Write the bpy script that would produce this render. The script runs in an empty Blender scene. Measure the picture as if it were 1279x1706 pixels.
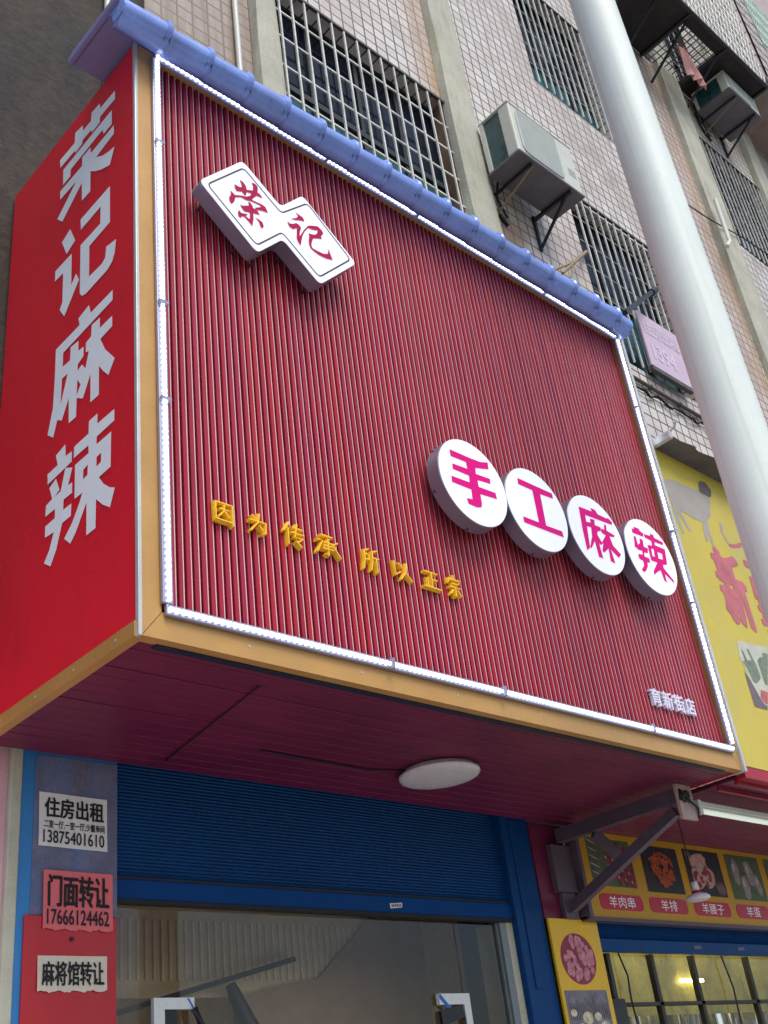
import bpy, bmesh, math, random
from mathutils import Vector, Matrix
from mathutils.geometry import intersect_line_line_2d
random.seed(7)
SC = bpy.context.scene
COL = SC.collection
R = math.radians

# ------------------------------------------------------------------ camera
def cam_axes(yaw, pitch, roll):
    f = Vector((math.sin(yaw)*math.cos(pitch), math.cos(yaw)*math.cos(pitch), math.sin(pitch)))
    rt = Vector((math.cos(yaw), -math.sin(yaw), 0)); up = rt.cross(f)
    r = math.cos(roll)*rt + math.sin(roll)*up
    u = -math.sin(roll)*rt + math.cos(roll)*up
    return r, u, f
cr, cu, cf = cam_axes(0.8123, 0.5234, -0.1359)
cam = bpy.data.cameras.new('camera'); camo = bpy.data.objects.new('camera', cam); COL.objects.link(camo)
cam.sensor_fit = 'AUTO'; cam.sensor_width = 36.0; cam.lens = 36.0*1840.96/1706.0
cam.clip_start = 0.05; cam.clip_end = 2000
m = Matrix((cr, cu, -cf)).transposed().to_4x4(); m.translation = (-2.0018, -3.2034, 1.562)
camo.matrix_world = m
SC.camera = camo

# ------------------------------------------------------------------ sky, sun, exposure
SUN_EL, SUN_AZ = R(55), R(188)      # azimuth measured from +Y towards +X
w = bpy.data.worlds.new('World'); SC.world = w; w.use_nodes = True
nt = w.node_tree; bg = nt.nodes['Background']
sky = nt.nodes.new('ShaderNodeTexSky'); sky.sky_type = 'NISHITA'; sky.sun_disc = False
sky.sun_elevation = SUN_EL; sky.sun_rotation = SUN_AZ
sky.air_density = 1.0; sky.dust_density = 2.0; sky.ozone_density = 1.0
nt.links.new(sky.outputs[0], bg.inputs[0]); bg.inputs[1].default_value = 0.135
sl = bpy.data.lights.new('sun', 'SUN'); sl.energy = 1.8; sl.angle = R(30); sl.color = (1.0, 0.97, 0.94)
so = bpy.data.objects.new('sun', sl); COL.objects.link(so)
sd = Vector((math.sin(SUN_AZ)*math.cos(SUN_EL), math.cos(SUN_AZ)*math.cos(SUN_EL), math.sin(SUN_EL)))
so.rotation_euler = sd.to_track_quat('Z', 'Y').to_euler()
so.location = (0, -6, 20)
SC.view_settings.view_transform = 'Standard'; SC.view_settings.look = 'None'
SC.view_settings.exposure = 0.45; SC.view_settings.gamma = 1.0

# ------------------------------------------------------------------ traced outlines, metres on their own planes
SIDE={
 'rong': [[(0.185,6.46),(0.184,6.394),(0.332,6.4),(0.333,6.361),(0.415,6.357),(0.421,6.384),(0.51,6.389),(0.515,6.366),(0.585,6.357),(0.593,6.381),(0.748,6.389),(0.757,6.455),(0.596,6.446),(0.594,6.522),(0.513,6.506),(0.51,6.462),(0.427,6.458),(0.421,6.519),(0.338,6.51),(0.331,6.467)],[(0.215,6.34),(0.214,6.233),(0.294,6.233),(0.305,6.275),(0.629,6.273),(0.633,6.223),(0.711,6.225),(0.714,6.343)],[(0.424,6.253),(0.42,6.207),(0.194,6.205),(0.192,6.142),(0.365,6.128),(0.302,6.082),(0.24,6.056),(0.186,6.043),(0.229,5.95),(0.313,5.991),(0.383,6.04),(0.419,6.074),(0.418,5.927),(0.502,5.931),(0.507,6.064),(0.702,5.949),(0.759,6.012),(0.568,6.127),(0.736,6.136),(0.74,6.202),(0.509,6.192),(0.51,6.257)]] ,
 'ji': [[(0.614,5.824),(0.558,5.702),(0.644,5.674),(0.698,5.797)],[(0.59,5.637),(0.585,5.423),(0.539,5.464),(0.509,5.401),(0.645,5.265),(0.695,5.34),(0.67,5.374),(0.673,5.568),(0.756,5.573),(0.758,5.643)],[(0.226,5.8),(0.223,5.554),(0.415,5.549),(0.412,5.348),(0.294,5.34),(0.263,5.355),(0.255,5.419),(0.166,5.397),(0.179,5.32),(0.2,5.282),(0.244,5.263),(0.442,5.26),(0.479,5.275),(0.498,5.306),(0.503,5.624),(0.314,5.618),(0.313,5.732),(0.503,5.73),(0.51,5.805)]] ,
 'ma': [[(0.194,5.103),(0.194,5.043),(0.642,5.036),(0.643,4.952),(0.573,4.946),(0.572,5.022),(0.498,5.012),(0.496,4.951),(0.448,4.944),(0.448,4.888),(0.499,4.872),(0.498,4.835),(0.46,4.847),(0.427,4.803),(0.399,4.884),(0.427,4.897),(0.427,4.952),(0.381,4.958),(0.377,5.023),(0.304,5.017),(0.304,4.955),(0.197,4.952),(0.195,4.891),(0.297,4.886),(0.254,4.797),(0.173,4.695),(0.224,4.634),(0.268,4.684),(0.306,4.737),(0.304,4.576),(0.377,4.58),(0.38,4.74),(0.444,4.643),(0.5,4.681),(0.502,4.577),(0.568,4.58),(0.574,4.725),(0.634,4.635),(0.677,4.663),(0.71,4.584),(0.767,4.63),(0.724,4.759),(0.717,4.94),(0.718,5.106),(0.491,5.103),(0.504,5.152),(0.407,5.166),(0.389,5.106)],[(0.645,4.883),(0.592,4.879),(0.651,4.737)],[(0.498,4.783),(0.468,4.737),(0.501,4.698)]] ,
 'la': [[(0.592,4.479),(0.586,4.412),(0.531,4.407),(0.529,4.351),(0.746,4.346),(0.75,4.404),(0.657,4.403),(0.678,4.466)],[(0.585,4.348),(0.522,4.316),(0.556,4.242),(0.52,4.238),(0.519,4.184),(0.592,4.187),(0.593,4.135),(0.522,4.131),(0.524,4.07),(0.598,4.071),(0.643,3.961),(0.689,3.901),(0.75,3.944),(0.705,3.99),(0.671,4.062),(0.75,4.072),(0.752,4.13),(0.666,4.13),(0.667,4.178),(0.754,4.182),(0.753,4.238),(0.697,4.245),(0.727,4.318),(0.668,4.337),(0.633,4.26),(0.673,4.244),(0.621,4.246)],[(0.313,4.482),(0.313,4.427),(0.173,4.42),(0.173,4.361),(0.316,4.361),(0.318,4.321),(0.198,4.318),(0.2,4.143),(0.294,4.141),(0.255,4.088),(0.208,4.046),(0.166,4.022),(0.203,3.947),(0.262,3.991),(0.314,4.044),(0.316,3.906),(0.389,3.907),(0.393,4.069),(0.476,3.966),(0.522,3.932),(0.576,3.982),(0.512,4.027),(0.449,4.103),(0.429,4.137),(0.496,4.14),(0.499,4.316),(0.383,4.313),(0.387,4.356),(0.512,4.359),(0.511,4.419),(0.387,4.418),(0.385,4.483)],[(0.388,4.257),(0.389,4.205),(0.426,4.202),(0.425,4.25)],[(0.278,4.256),(0.278,4.21),(0.315,4.206),(0.315,4.254)]] ,
}
BADGE={
 'rong': [[(0.528,5.88),(0.551,5.877),(0.566,5.859),(0.57,5.834),(0.609,5.854),(0.614,5.886),(0.605,5.909),(0.628,5.914),(0.642,5.904),(0.644,5.885),(0.64,5.859),(0.656,5.856),(0.671,5.837),(0.632,5.831),(0.604,5.793),(0.6,5.781),(0.66,5.788),(0.684,5.783),(0.699,5.75),(0.663,5.743),(0.621,5.726),(0.613,5.735),(0.658,5.767),(0.647,5.773),(0.597,5.769),(0.561,5.756),(0.529,5.756),(0.494,5.735),(0.485,5.7),(0.466,5.671),(0.456,5.682),(0.453,5.706),(0.467,5.738),(0.466,5.766),(0.491,5.749),(0.527,5.768),(0.562,5.781),(0.59,5.805),(0.598,5.826),(0.569,5.818),(0.56,5.786),(0.551,5.787),(0.539,5.801),(0.504,5.784),(0.495,5.801),(0.493,5.826),(0.52,5.825),(0.539,5.832),(0.538,5.855)],[(0.569,5.747),(0.587,5.755),(0.6,5.738),(0.602,5.726),(0.629,5.726),(0.642,5.701),(0.6,5.689),(0.6,5.653),(0.588,5.592),(0.576,5.604),(0.543,5.629),(0.527,5.624),(0.515,5.604),(0.505,5.613),(0.502,5.637),(0.512,5.657),(0.524,5.645),(0.566,5.66),(0.55,5.638),(0.575,5.632),(0.579,5.679),(0.543,5.668),(0.53,5.682),(0.519,5.702),(0.534,5.701),(0.576,5.727),(0.577,5.74)],[(0.61,5.667),(0.639,5.665),(0.657,5.658),(0.662,5.635),(0.652,5.614),(0.641,5.62),(0.632,5.65)]] ,
 'ji': [[(0.888,5.873),(0.91,5.866),(0.938,5.862),(0.947,5.838),(0.919,5.828),(0.882,5.81),(0.848,5.798),(0.89,5.829),(0.905,5.851)],[(0.827,5.772),(0.837,5.76),(0.862,5.77),(0.886,5.791),(0.905,5.788),(0.918,5.774),(0.906,5.739),(0.9,5.705),(0.915,5.73),(0.935,5.769),(0.968,5.819),(0.989,5.833),(1.037,5.856),(1.062,5.847),(1.076,5.827),(1.056,5.795),(1.057,5.774),(1.033,5.765),(0.995,5.743),(0.982,5.709),(0.977,5.68),(0.984,5.667),(1.019,5.667),(1.058,5.67),(1.089,5.686),(1.101,5.729),(1.107,5.699),(1.121,5.66),(1.078,5.646),(1.032,5.641),(0.998,5.648),(0.97,5.659),(0.962,5.681),(0.962,5.714),(0.97,5.746),(0.966,5.765),(0.989,5.77),(1.016,5.782),(1.031,5.805),(1.035,5.824),(0.996,5.808),(0.967,5.803),(0.94,5.762),(0.92,5.717),(0.909,5.674),(0.901,5.64),(0.888,5.652),(0.878,5.676),(0.887,5.755),(0.859,5.731),(0.837,5.735),(0.827,5.752)]] ,
}
CIRC={
 'shou': [[(1.812,4.708),(1.982,4.708),(2.054,4.712),(2.117,4.731),(2.113,4.685),(2.0,4.655),(1.996,4.616),(2.109,4.622),(2.105,4.589),(2.0,4.578),(1.999,4.536),(2.134,4.541),(2.136,4.503),(2.001,4.491),(2.0,4.428),(1.99,4.406),(1.952,4.394),(1.889,4.396),(1.883,4.429),(1.928,4.436),(1.933,4.497),(1.787,4.496),(1.79,4.535),(1.93,4.541),(1.934,4.584),(1.811,4.584),(1.815,4.62),(1.932,4.626),(1.929,4.668),(1.812,4.665)]] ,
 'gong': [[(2.359,4.714),(2.661,4.709),(2.66,4.675),(2.543,4.667),(2.535,4.459),(2.676,4.464),(2.681,4.425),(2.337,4.421),(2.337,4.459),(2.473,4.461),(2.475,4.671),(2.354,4.672)]] ,
 'ma': [[(2.904,4.7),(3.031,4.705),(3.026,4.729),(3.071,4.727),(3.09,4.703),(3.187,4.7),(3.187,4.713),(3.229,4.687),(3.217,4.667),(2.952,4.657),(2.948,4.609),(2.991,4.615),(2.992,4.644),(3.039,4.649),(3.03,4.611),(3.085,4.611),(3.08,4.584),(3.044,4.573),(3.031,4.547),(3.06,4.502),(3.12,4.567),(3.081,4.575),(3.088,4.605),(3.12,4.605),(3.13,4.647),(3.152,4.644),(3.143,4.606),(3.219,4.595),(3.208,4.579),(3.159,4.571),(3.174,4.512),(3.237,4.469),(3.202,4.437),(3.138,4.476),(3.15,4.385),(3.106,4.389),(3.115,4.476),(3.058,4.432),(3.044,4.444),(3.074,4.502),(3.042,4.478),(3.028,4.49),(3.033,4.388),(2.992,4.386),(2.988,4.491),(2.935,4.426),(2.925,4.435),(2.971,4.517),(2.984,4.581),(2.943,4.578),(2.922,4.428),(2.886,4.4),(2.889,4.537)]] ,
 'la': [[(3.436,4.712),(3.46,4.709),(3.463,4.73),(3.523,4.731),(3.522,4.718),(3.559,4.708),(3.548,4.681),(3.432,4.678)],[(3.433,4.655),(3.458,4.655),(3.461,4.6),(3.489,4.621),(3.498,4.657),(3.532,4.653),(3.522,4.604),(3.566,4.603),(3.551,4.565),(3.509,4.56),(3.501,4.529),(3.551,4.529),(3.547,4.495),(3.517,4.494),(3.509,4.462),(3.472,4.42),(3.447,4.407),(3.427,4.418),(3.468,4.458),(3.471,4.491),(3.433,4.494),(3.433,4.529),(3.485,4.537),(3.491,4.565),(3.446,4.562),(3.439,4.57),(3.416,4.574),(3.431,4.624)],[(3.563,4.706),(3.637,4.714),(3.639,4.732),(3.679,4.73),(3.677,4.712),(3.773,4.705),(3.763,4.682),(3.669,4.679),(3.663,4.654),(3.772,4.654),(3.749,4.539),(3.695,4.522),(3.695,4.498),(3.775,4.433),(3.773,4.413),(3.688,4.457),(3.686,4.394),(3.66,4.404),(3.649,4.473),(3.596,4.443),(3.56,4.417),(3.561,4.443),(3.634,4.522),(3.568,4.52),(3.573,4.631),(3.627,4.64),(3.631,4.675),(3.564,4.682)],[(3.606,4.614),(3.633,4.618),(3.624,4.559),(3.598,4.559)],[(3.67,4.608),(3.722,4.609),(3.712,4.563),(3.665,4.56)]] ,
}

SHEEP = [(4.203,5.374),(4.26,5.411),(4.355,5.436),(4.485,5.44),(4.607,5.445),(4.717,5.467),(4.718,5.445),(4.822,5.45),(4.854,5.446),(4.78,5.271),(4.699,5.197),(4.694,5.139),(4.698,4.968),(4.671,4.956),(4.648,5.091),(4.619,5.006),(4.591,5.005),(4.603,5.098),(4.622,5.173),(4.507,5.159),(4.409,5.177),(4.346,5.178),(4.417,5.033),(4.392,5.026),(4.316,5.135),(4.3,5.157),(4.309,4.981),(4.281,4.976),(4.25,5.148),(4.249,5.264),(4.188,5.313)]
HEAD = [(4.747,5.543),(4.789,5.571),(4.848,5.577),(4.906,5.529),(4.883,5.47),(4.855,5.447),(4.731,5.45),(4.72,5.468)]
LEG2 = [(4.88,5.244),(4.912,5.239),(4.897,5.164),(4.942,5.071),(4.923,5.057),(4.891,5.105),(4.865,5.169)]
PINK2 = [(4.932,5.075),(5.041,5.106),(5.105,5.139),(5.159,5.14),(5.108,5.1),(4.994,5.061),(4.926,5.052)]
PLATE = [(4.603,4.245),(4.736,4.253),(4.859,4.262),(5.023,4.283),(4.753,3.808),(4.714,3.805),(4.676,3.866),(4.629,3.948),(4.593,4.053),(4.568,4.124)]
PLATESH = [(4.574,4.017),(4.629,3.948),(4.674,3.861),(4.72,3.802),(4.751,3.804),(4.734,3.774),(4.574,3.771),(4.572,3.844)]
GREENA = [(4.62,4.183),(4.643,4.172),(4.66,4.11),(4.724,4.123),(4.703,4.204),(4.725,4.205),(4.754,4.124),(4.767,4.094),(4.777,4.007),(4.74,3.98),(4.688,3.951),(4.652,3.964),(4.628,4.051),(4.591,4.088),(4.628,4.104)]
GREENB = [(4.909,4.217),(4.988,4.221),(4.843,3.967),(4.814,3.969),(4.811,4.041),(4.806,4.139),(4.844,4.167),(4.905,4.183)]
REDB = [(4.724,3.913),(4.81,3.909),(4.758,3.817),(4.73,3.82),(4.693,3.857)]
BADGEO = [(0.56,6.039),(0.791,5.854),(0.957,6.037),(1.299,5.734),(1.011,5.435),(0.786,5.621),(0.609,5.43),(0.281,5.719)]
BADGEI = [(0.562,5.987),(0.79,5.805),(0.984,5.994),(1.258,5.74),(1.009,5.482),(0.783,5.666),(0.608,5.477),(0.326,5.72)]

# ------------------------------------------------------------------ helpers
def lin(h):
    h = h.lstrip('#'); v = [int(h[i:i+2], 16)/255 for i in (0, 2, 4)]
    return tuple(c/12.92 if c <= .04045 else ((c+.055)/1.055)**2.4 for c in v)

def mat(name, col, rough=.5, metal=0., var=.12, vs=6., fine=.06, bump=0., bs=80., spec=.5, emit=0., ecol=None, coat=0., dirt=None, da=.5, dsc=(1, 1, 1)):
    """Principled surface whose colour is broken up by two noises, with optional dirt of its own shape and bump."""
    if isinstance(col, str): col = lin(col)
    mt = bpy.data.materials.new(name); mt.use_nodes = True; n = mt.node_tree.nodes; l = mt.node_tree.links
    p = n['Principled BSDF']
    p.inputs['Roughness'].default_value = rough; p.inputs['Metallic'].default_value = metal
    p.inputs['Specular IOR Level'].default_value = spec
    p.inputs['Coat Weight'].default_value = coat
    tc = n.new('ShaderNodeTexCoord')
    def noise(sc, det, rr=.6):
        t = n.new('ShaderNodeTexNoise'); t.inputs['Scale'].default_value = sc; t.inputs['Detail'].default_value = det
        t.inputs['Roughness'].default_value = rr; l.new(tc.outputs['Object'], t.inputs['Vector']); return t
    def scaled(c, k): return tuple(min(1, max(0, x*k)) for x in c)+(1,)
    t1 = noise(vs, 4); r1 = n.new('ShaderNodeMapRange'); r1.inputs[1].default_value = .3; r1.inputs[2].default_value = .7
    l.new(t1.outputs[0], r1.inputs[0])
    mx = n.new('ShaderNodeMix'); mx.data_type = 'RGBA'; l.new(r1.outputs[0], mx.inputs[0])
    mx.inputs[6].default_value = scaled(col, 1-var); mx.inputs[7].default_value = scaled(col, 1+var*.6)
    out = mx.outputs[2]
    if fine:
        t2 = noise(vs*14, 3); r2 = n.new('ShaderNodeMapRange'); r2.inputs[1].default_value = .3; r2.inputs[2].default_value = .7
        r2.inputs[3].default_value = 1-fine; r2.inputs[4].default_value = 1+fine; l.new(t2.outputs[0], r2.inputs[0])
        m2 = n.new('ShaderNodeMix'); m2.data_type = 'RGBA'; m2.blend_type = 'MULTIPLY'; m2.inputs[0].default_value = 1
        l.new(out, m2.inputs[6]); l.new(r2.outputs[0], m2.inputs[7]); out = m2.outputs[2]
    if dirt:
        mp = n.new('ShaderNodeMapping'); mp.inputs['Scale'].default_value = dsc; l.new(tc.outputs['Object'], mp.inputs[0])
        t3 = n.new('ShaderNodeTexNoise'); t3.inputs['Scale'].default_value = 3.1; t3.inputs['Detail'].default_value = 7
        t3.inputs['Roughness'].default_value = .68; l.new(mp.outputs[0], t3.inputs['Vector'])
        r3 = n.new('ShaderNodeMapRange'); r3.inputs[1].default_value = .5; r3.inputs[2].default_value = .72; r3.inputs[4].default_value = da
        l.new(t3.outputs[0], r3.inputs[0])
        m3 = n.new('ShaderNodeMix'); m3.data_type = 'RGBA'; l.new(r3.outputs[0], m3.inputs[0]); l.new(out, m3.inputs[6])
        m3.inputs[7].default_value = tuple(lin(dirt) if isinstance(dirt, str) else dirt)+(1,); out = m3.outputs[2]
    l.new(out, p.inputs['Base Color'])
    rt = n.new('ShaderNodeMapRange'); rt.inputs[1].default_value = .3; rt.inputs[2].default_value = .7
    rt.inputs[3].default_value = max(.02, rough-.07); rt.inputs[4].default_value = min(1, rough+.09)
    l.new(t1.outputs[0], rt.inputs[0]); l.new(rt.outputs[0], p.inputs['Roughness'])
    if bump:
        t4 = noise(bs, 5); b = n.new('ShaderNodeBump'); b.inputs['Strength'].default_value = bump; b.inputs['Distance'].default_value = .02
        l.new(t4.outputs[0], b.inputs['Height']); l.new(b.outputs[0], p.inputs['Normal'])
    if emit:
        p.inputs['Emission Strength'].default_value = emit
        p.inputs['Emission Color'].default_value = tuple(ecol or col)+(1,)
    return mt

class MB:
    """Collects boxes, bars, tubes and filled outlines into one mesh."""
    def __init__(s): s.v = []; s.f = []; s.mi = []; s.sm = []; s.cur = 0
    def add(s, vs, fs, smooth=False):
        k = len(s.v); s.v += [tuple(map(float, v)) for v in vs]
        s.f += [tuple(i+k for i in f) for f in fs]; s.mi += [s.cur]*len(fs); s.sm += [smooth]*len(fs); return s
    def box(s, x0, x1, y0, y1, z0, z1):
        return s.add([(x0,y0,z0),(x1,y0,z0),(x1,y1,z0),(x0,y1,z0),(x0,y0,z1),(x1,y0,z1),(x1,y1,z1),(x0,y1,z1)],
                     [(0,3,2,1),(4,5,6,7),(0,1,5,4),(1,2,6,5),(2,3,7,6),(3,0,4,7)])
    def cbox(s, x0, x1, y0, y1, z0, z1, c=.004):
        """box with chamfered edges"""
        bm = bmesh.new(); bmesh.ops.create_cube(bm, size=1)
        for v in bm.verts:
            v.co = Vector(((x0+x1)/2+v.co.x*(x1-x0), (y0+y1)/2+v.co.y*(y1-y0), (z0+z1)/2+v.co.z*(z1-z0)))
        bmesh.ops.bevel(bm, geom=bm.edges[:], offset=c, segments=2, affect='EDGES', profile=.5)
        bm.verts.index_update()
        s.add([v.co[:] for v in bm.verts], [[v.index for v in f.verts] for f in bm.faces]); bm.free(); return s
    def bar(s, a, b, w, h=None, up=(0,0,1)):
        """rectangular bar from a to b"""
        a = Vector(a); b = Vector(b); h = h or w; d = (b-a).normalized(); u = Vector(up)
        if abs(d.dot(u)) > .99: u = Vector((0,1,0))
        sd_ = d.cross(u).normalized(); u = sd_.cross(d)
        vs = [p+sd_*sx*w/2+u*sz*h/2 for p in (a, b) for sx, sz in ((-1,-1),(1,-1),(1,1),(-1,1))]
        return s.add(vs, [(0,1,2,3),(7,6,5,4),(0,4,5,1),(1,5,6,2),(2,6,7,3),(3,7,4,0)])
    def tube(s, pts, r, n=8, caps=True):
        pts = [Vector(p) for p in pts]; rs = r if isinstance(r, (list, tuple)) else [r]*len(pts); vs = []; fs = []
        for i, p in enumerate(pts):
            d = (pts[min(i+1, len(pts)-1)]-pts[max(i-1, 0)]).normalized()
            u = Vector((0,0,1)) if abs(d.z) < .95 else Vector((0,1,0))
            sx = d.cross(u).normalized(); u = sx.cross(d)
            vs += [p+(sx*math.cos(2*math.pi*k/n)+u*math.sin(2*math.pi*k/n))*rs[i] for k in range(n)]
        for i in range(len(pts)-1):
            for k in range(n): fs.append((i*n+k, i*n+(k+1) % n, (i+1)*n+(k+1) % n, (i+1)*n+k))
        s.add(vs, fs, True)
        if caps: s.add(vs[:n], [tuple(range(n-1, -1, -1))]); s.add(vs[-n:], [tuple(range(n))])
        return s
    def lathe(s, c, prof, n=40):
        """profile [(r, z)] turned about a vertical axis through c"""
        c = Vector(c); vs = []; fs = []
        for r, z in prof: vs += [c+Vector((r*math.cos(2*math.pi*k/n), r*math.sin(2*math.pi*k/n), z)) for k in range(n)]
        for i in range(len(prof)-1):
            for k in range(n): fs.append((i*n+k, i*n+(k+1) % n, (i+1)*n+(k+1) % n, (i+1)*n+k))
        return s.add(vs, fs, True)
    def prism(s, poly, fn, d0, d1, smooth_side=False):
        """outline poly extruded from depth d0 to d1; fn(u, v, d) -> point; caps filled through a curve"""
        fill(s, [poly], lambda u, v: fn(u, v, d0)); 
        if d1 != d0:
            fill(s, [poly], lambda u, v: fn(u, v, d1)); n = len(poly)
            vs = [fn(u, v, d0) for u, v in poly]+[fn(u, v, d1) for u, v in poly]
            s.add(vs, [(i, (i+1) % n, n+(i+1) % n, n+i) for i in range(n)], smooth_side)
        return s
    def mesh(s, name, mats, off=(0,0,0)):
        me = bpy.data.meshes.new(name); o = Vector(off)
        me.from_pydata([Vector(v)-o for v in s.v], [], s.f)
        for mt in (mats if isinstance(mats, (list, tuple)) else [mats]): me.materials.append(mt)
        me.polygons.foreach_set('material_index', s.mi); me.polygons.foreach_set('use_smooth', s.sm)
        me.update(); return me

def fill(mb, loops, fn):
    """fills closed outlines (inner ones become holes) as faces of mb"""
    cu_ = bpy.data.curves.new('outline', 'CURVE'); cu_.dimensions = '2D'; cu_.fill_mode = 'BOTH'
    for lp in loops:
        sp = cu_.splines.new('POLY'); sp.points.add(len(lp)-1); sp.use_cyclic_u = True
        for i, (u, v) in enumerate(lp): sp.points[i].co = (u, v, 0, 1)
    o = bpy.data.objects.new('outline', cu_); me = o.to_mesh()
    mb.add([fn(v.co.x, v.co.y) for v in me.vertices], [tuple(p.vertices) for p in me.polygons])
    o.to_mesh_clear(); bpy.data.objects.remove(o); bpy.data.curves.remove(cu_)

def text(mb, body, fn, box, bold=0., extrude=0., bevel=0., shear=0., spacing=1., keep=False):
    """lettering fitted into box (u0, u1, v0, v1); fn(u, v, d) -> point, d = depth 0..1 for extruded letters"""
    c = bpy.data.curves.new('lettering', 'FONT'); c.body = body; c.size = 1; c.extrude = extrude; c.bevel_depth = bevel
    c.shear = shear; c.space_character = spacing; c.resolution_u = 3
    o = bpy.data.objects.new('lettering', c); COL.objects.link(o)
    dg = bpy.context.evaluated_depsgraph_get(); me = bpy.data.meshes.new_from_object(o.evaluated_get(dg))
    xs = [v.co.x for v in me.vertices]; ys = [v.co.y for v in me.vertices]
    x0, x1, y0, y1 = min(xs), max(xs), min(ys), max(ys); u0, u1, v0, v1 = box
    if keep:
        k = min((u1-u0)/(x1-x0), (v1-v0)/(y1-y0)); cx, cy = (u0+u1)/2, (v0+v1)/2
        u0, u1, v0, v1 = cx-k*(x1-x0)/2, cx+k*(x1-x0)/2, cy-k*(y1-y0)/2, cy+k*(y1-y0)/2
    zm = max((abs(v.co.z) for v in me.vertices), default=0) or 1
    k = bold*(v1-v0)
    for i, (du, dv) in enumerate(((0,0),(-k,0),(k,0),(0,-k*.7),(0,k*.7),(-k*.7,k*.5),(k*.7,-k*.5)) if bold else ((0,0),)):
        vs = [fn(u0+k+(v.co.x-x0)/(x1-x0)*(u1-u0-2*k)+du, v0+k*.7+(v.co.y-y0)/(y1-y0)*(v1-v0-1.4*k)+dv, .5+.5*v.co.z/zm) for v in me.vertices]
        mb.add([(a, b_-.00012*i, c_) for a, b_, c_ in vs], [tuple(p.vertices) for p in me.polygons])
    bpy.data.objects.remove(o); bpy.data.curves.remove(c); bpy.data.meshes.remove(me)

def rounded(poly, r, n=5):
    out = []
    for i, p in enumerate(poly):
        p = Vector(p); a = Vector(poly[i-1])-p; b = Vector(poly[(i+1) % len(poly)])-p
        ra = min(r, a.length*.45, b.length*.45); a.normalize(); b.normalize(); s_, e_ = p+a*ra, p+b*ra
        for k in range(n+1):
            t = k/n; q = s_*(1-t)**2+p*2*t*(1-t)+e_*t*t; out.append((q.x, q.y))
    return out
def circle(cx, cy, r, n=64, ry=None):
    ry = ry or r
    return [(cx+r*math.cos(2*math.pi*k/n), cy+ry*math.sin(2*math.pi*k/n)) for k in range(n)]

def tag(o, label=None, cat=None, group=None, kind=None):
    if label: o['label'] = label
    if cat: o['category'] = cat
    if group: o['group'] = group
    if kind: o['kind'] = kind
    return o
def thing(name, label, cat, loc=(0,0,0), group=None):
    o = bpy.data.objects.new(name, None); COL.objects.link(o); o.location = loc; o.empty_display_size = .1
    return tag(o, label, cat, group)
def origin(o):
    v = Vector((0,0,0))
    while o: v += o.location; o = o.parent
    return v
def part(name, mb, mats, parent, label=None):
    o = bpy.data.objects.new(name, mb.mesh(name, mats, origin(parent))); COL.objects.link(o); o.parent = parent
    if label: o['label'] = label
    return o
def solo(name, mb, mats, label, cat, loc=(0,0,0), group=None):
    o = bpy.data.objects.new(name, mb.mesh(name, mats, loc)); COL.objects.link(o); o.location = loc
    return tag(o, label, cat, group)
def structure(name, mb, mats):
    o = bpy.data.objects.new(name, mb.mesh(name, mats)); COL.objects.link(o); return tag(o, kind='structure')

FRONT = lambda y: (lambda u, v, d=0: (u, y, v))                     # a plane facing the street
SIDE_ = lambda x: (lambda u, v, d=0: (x, u, v))

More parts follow.
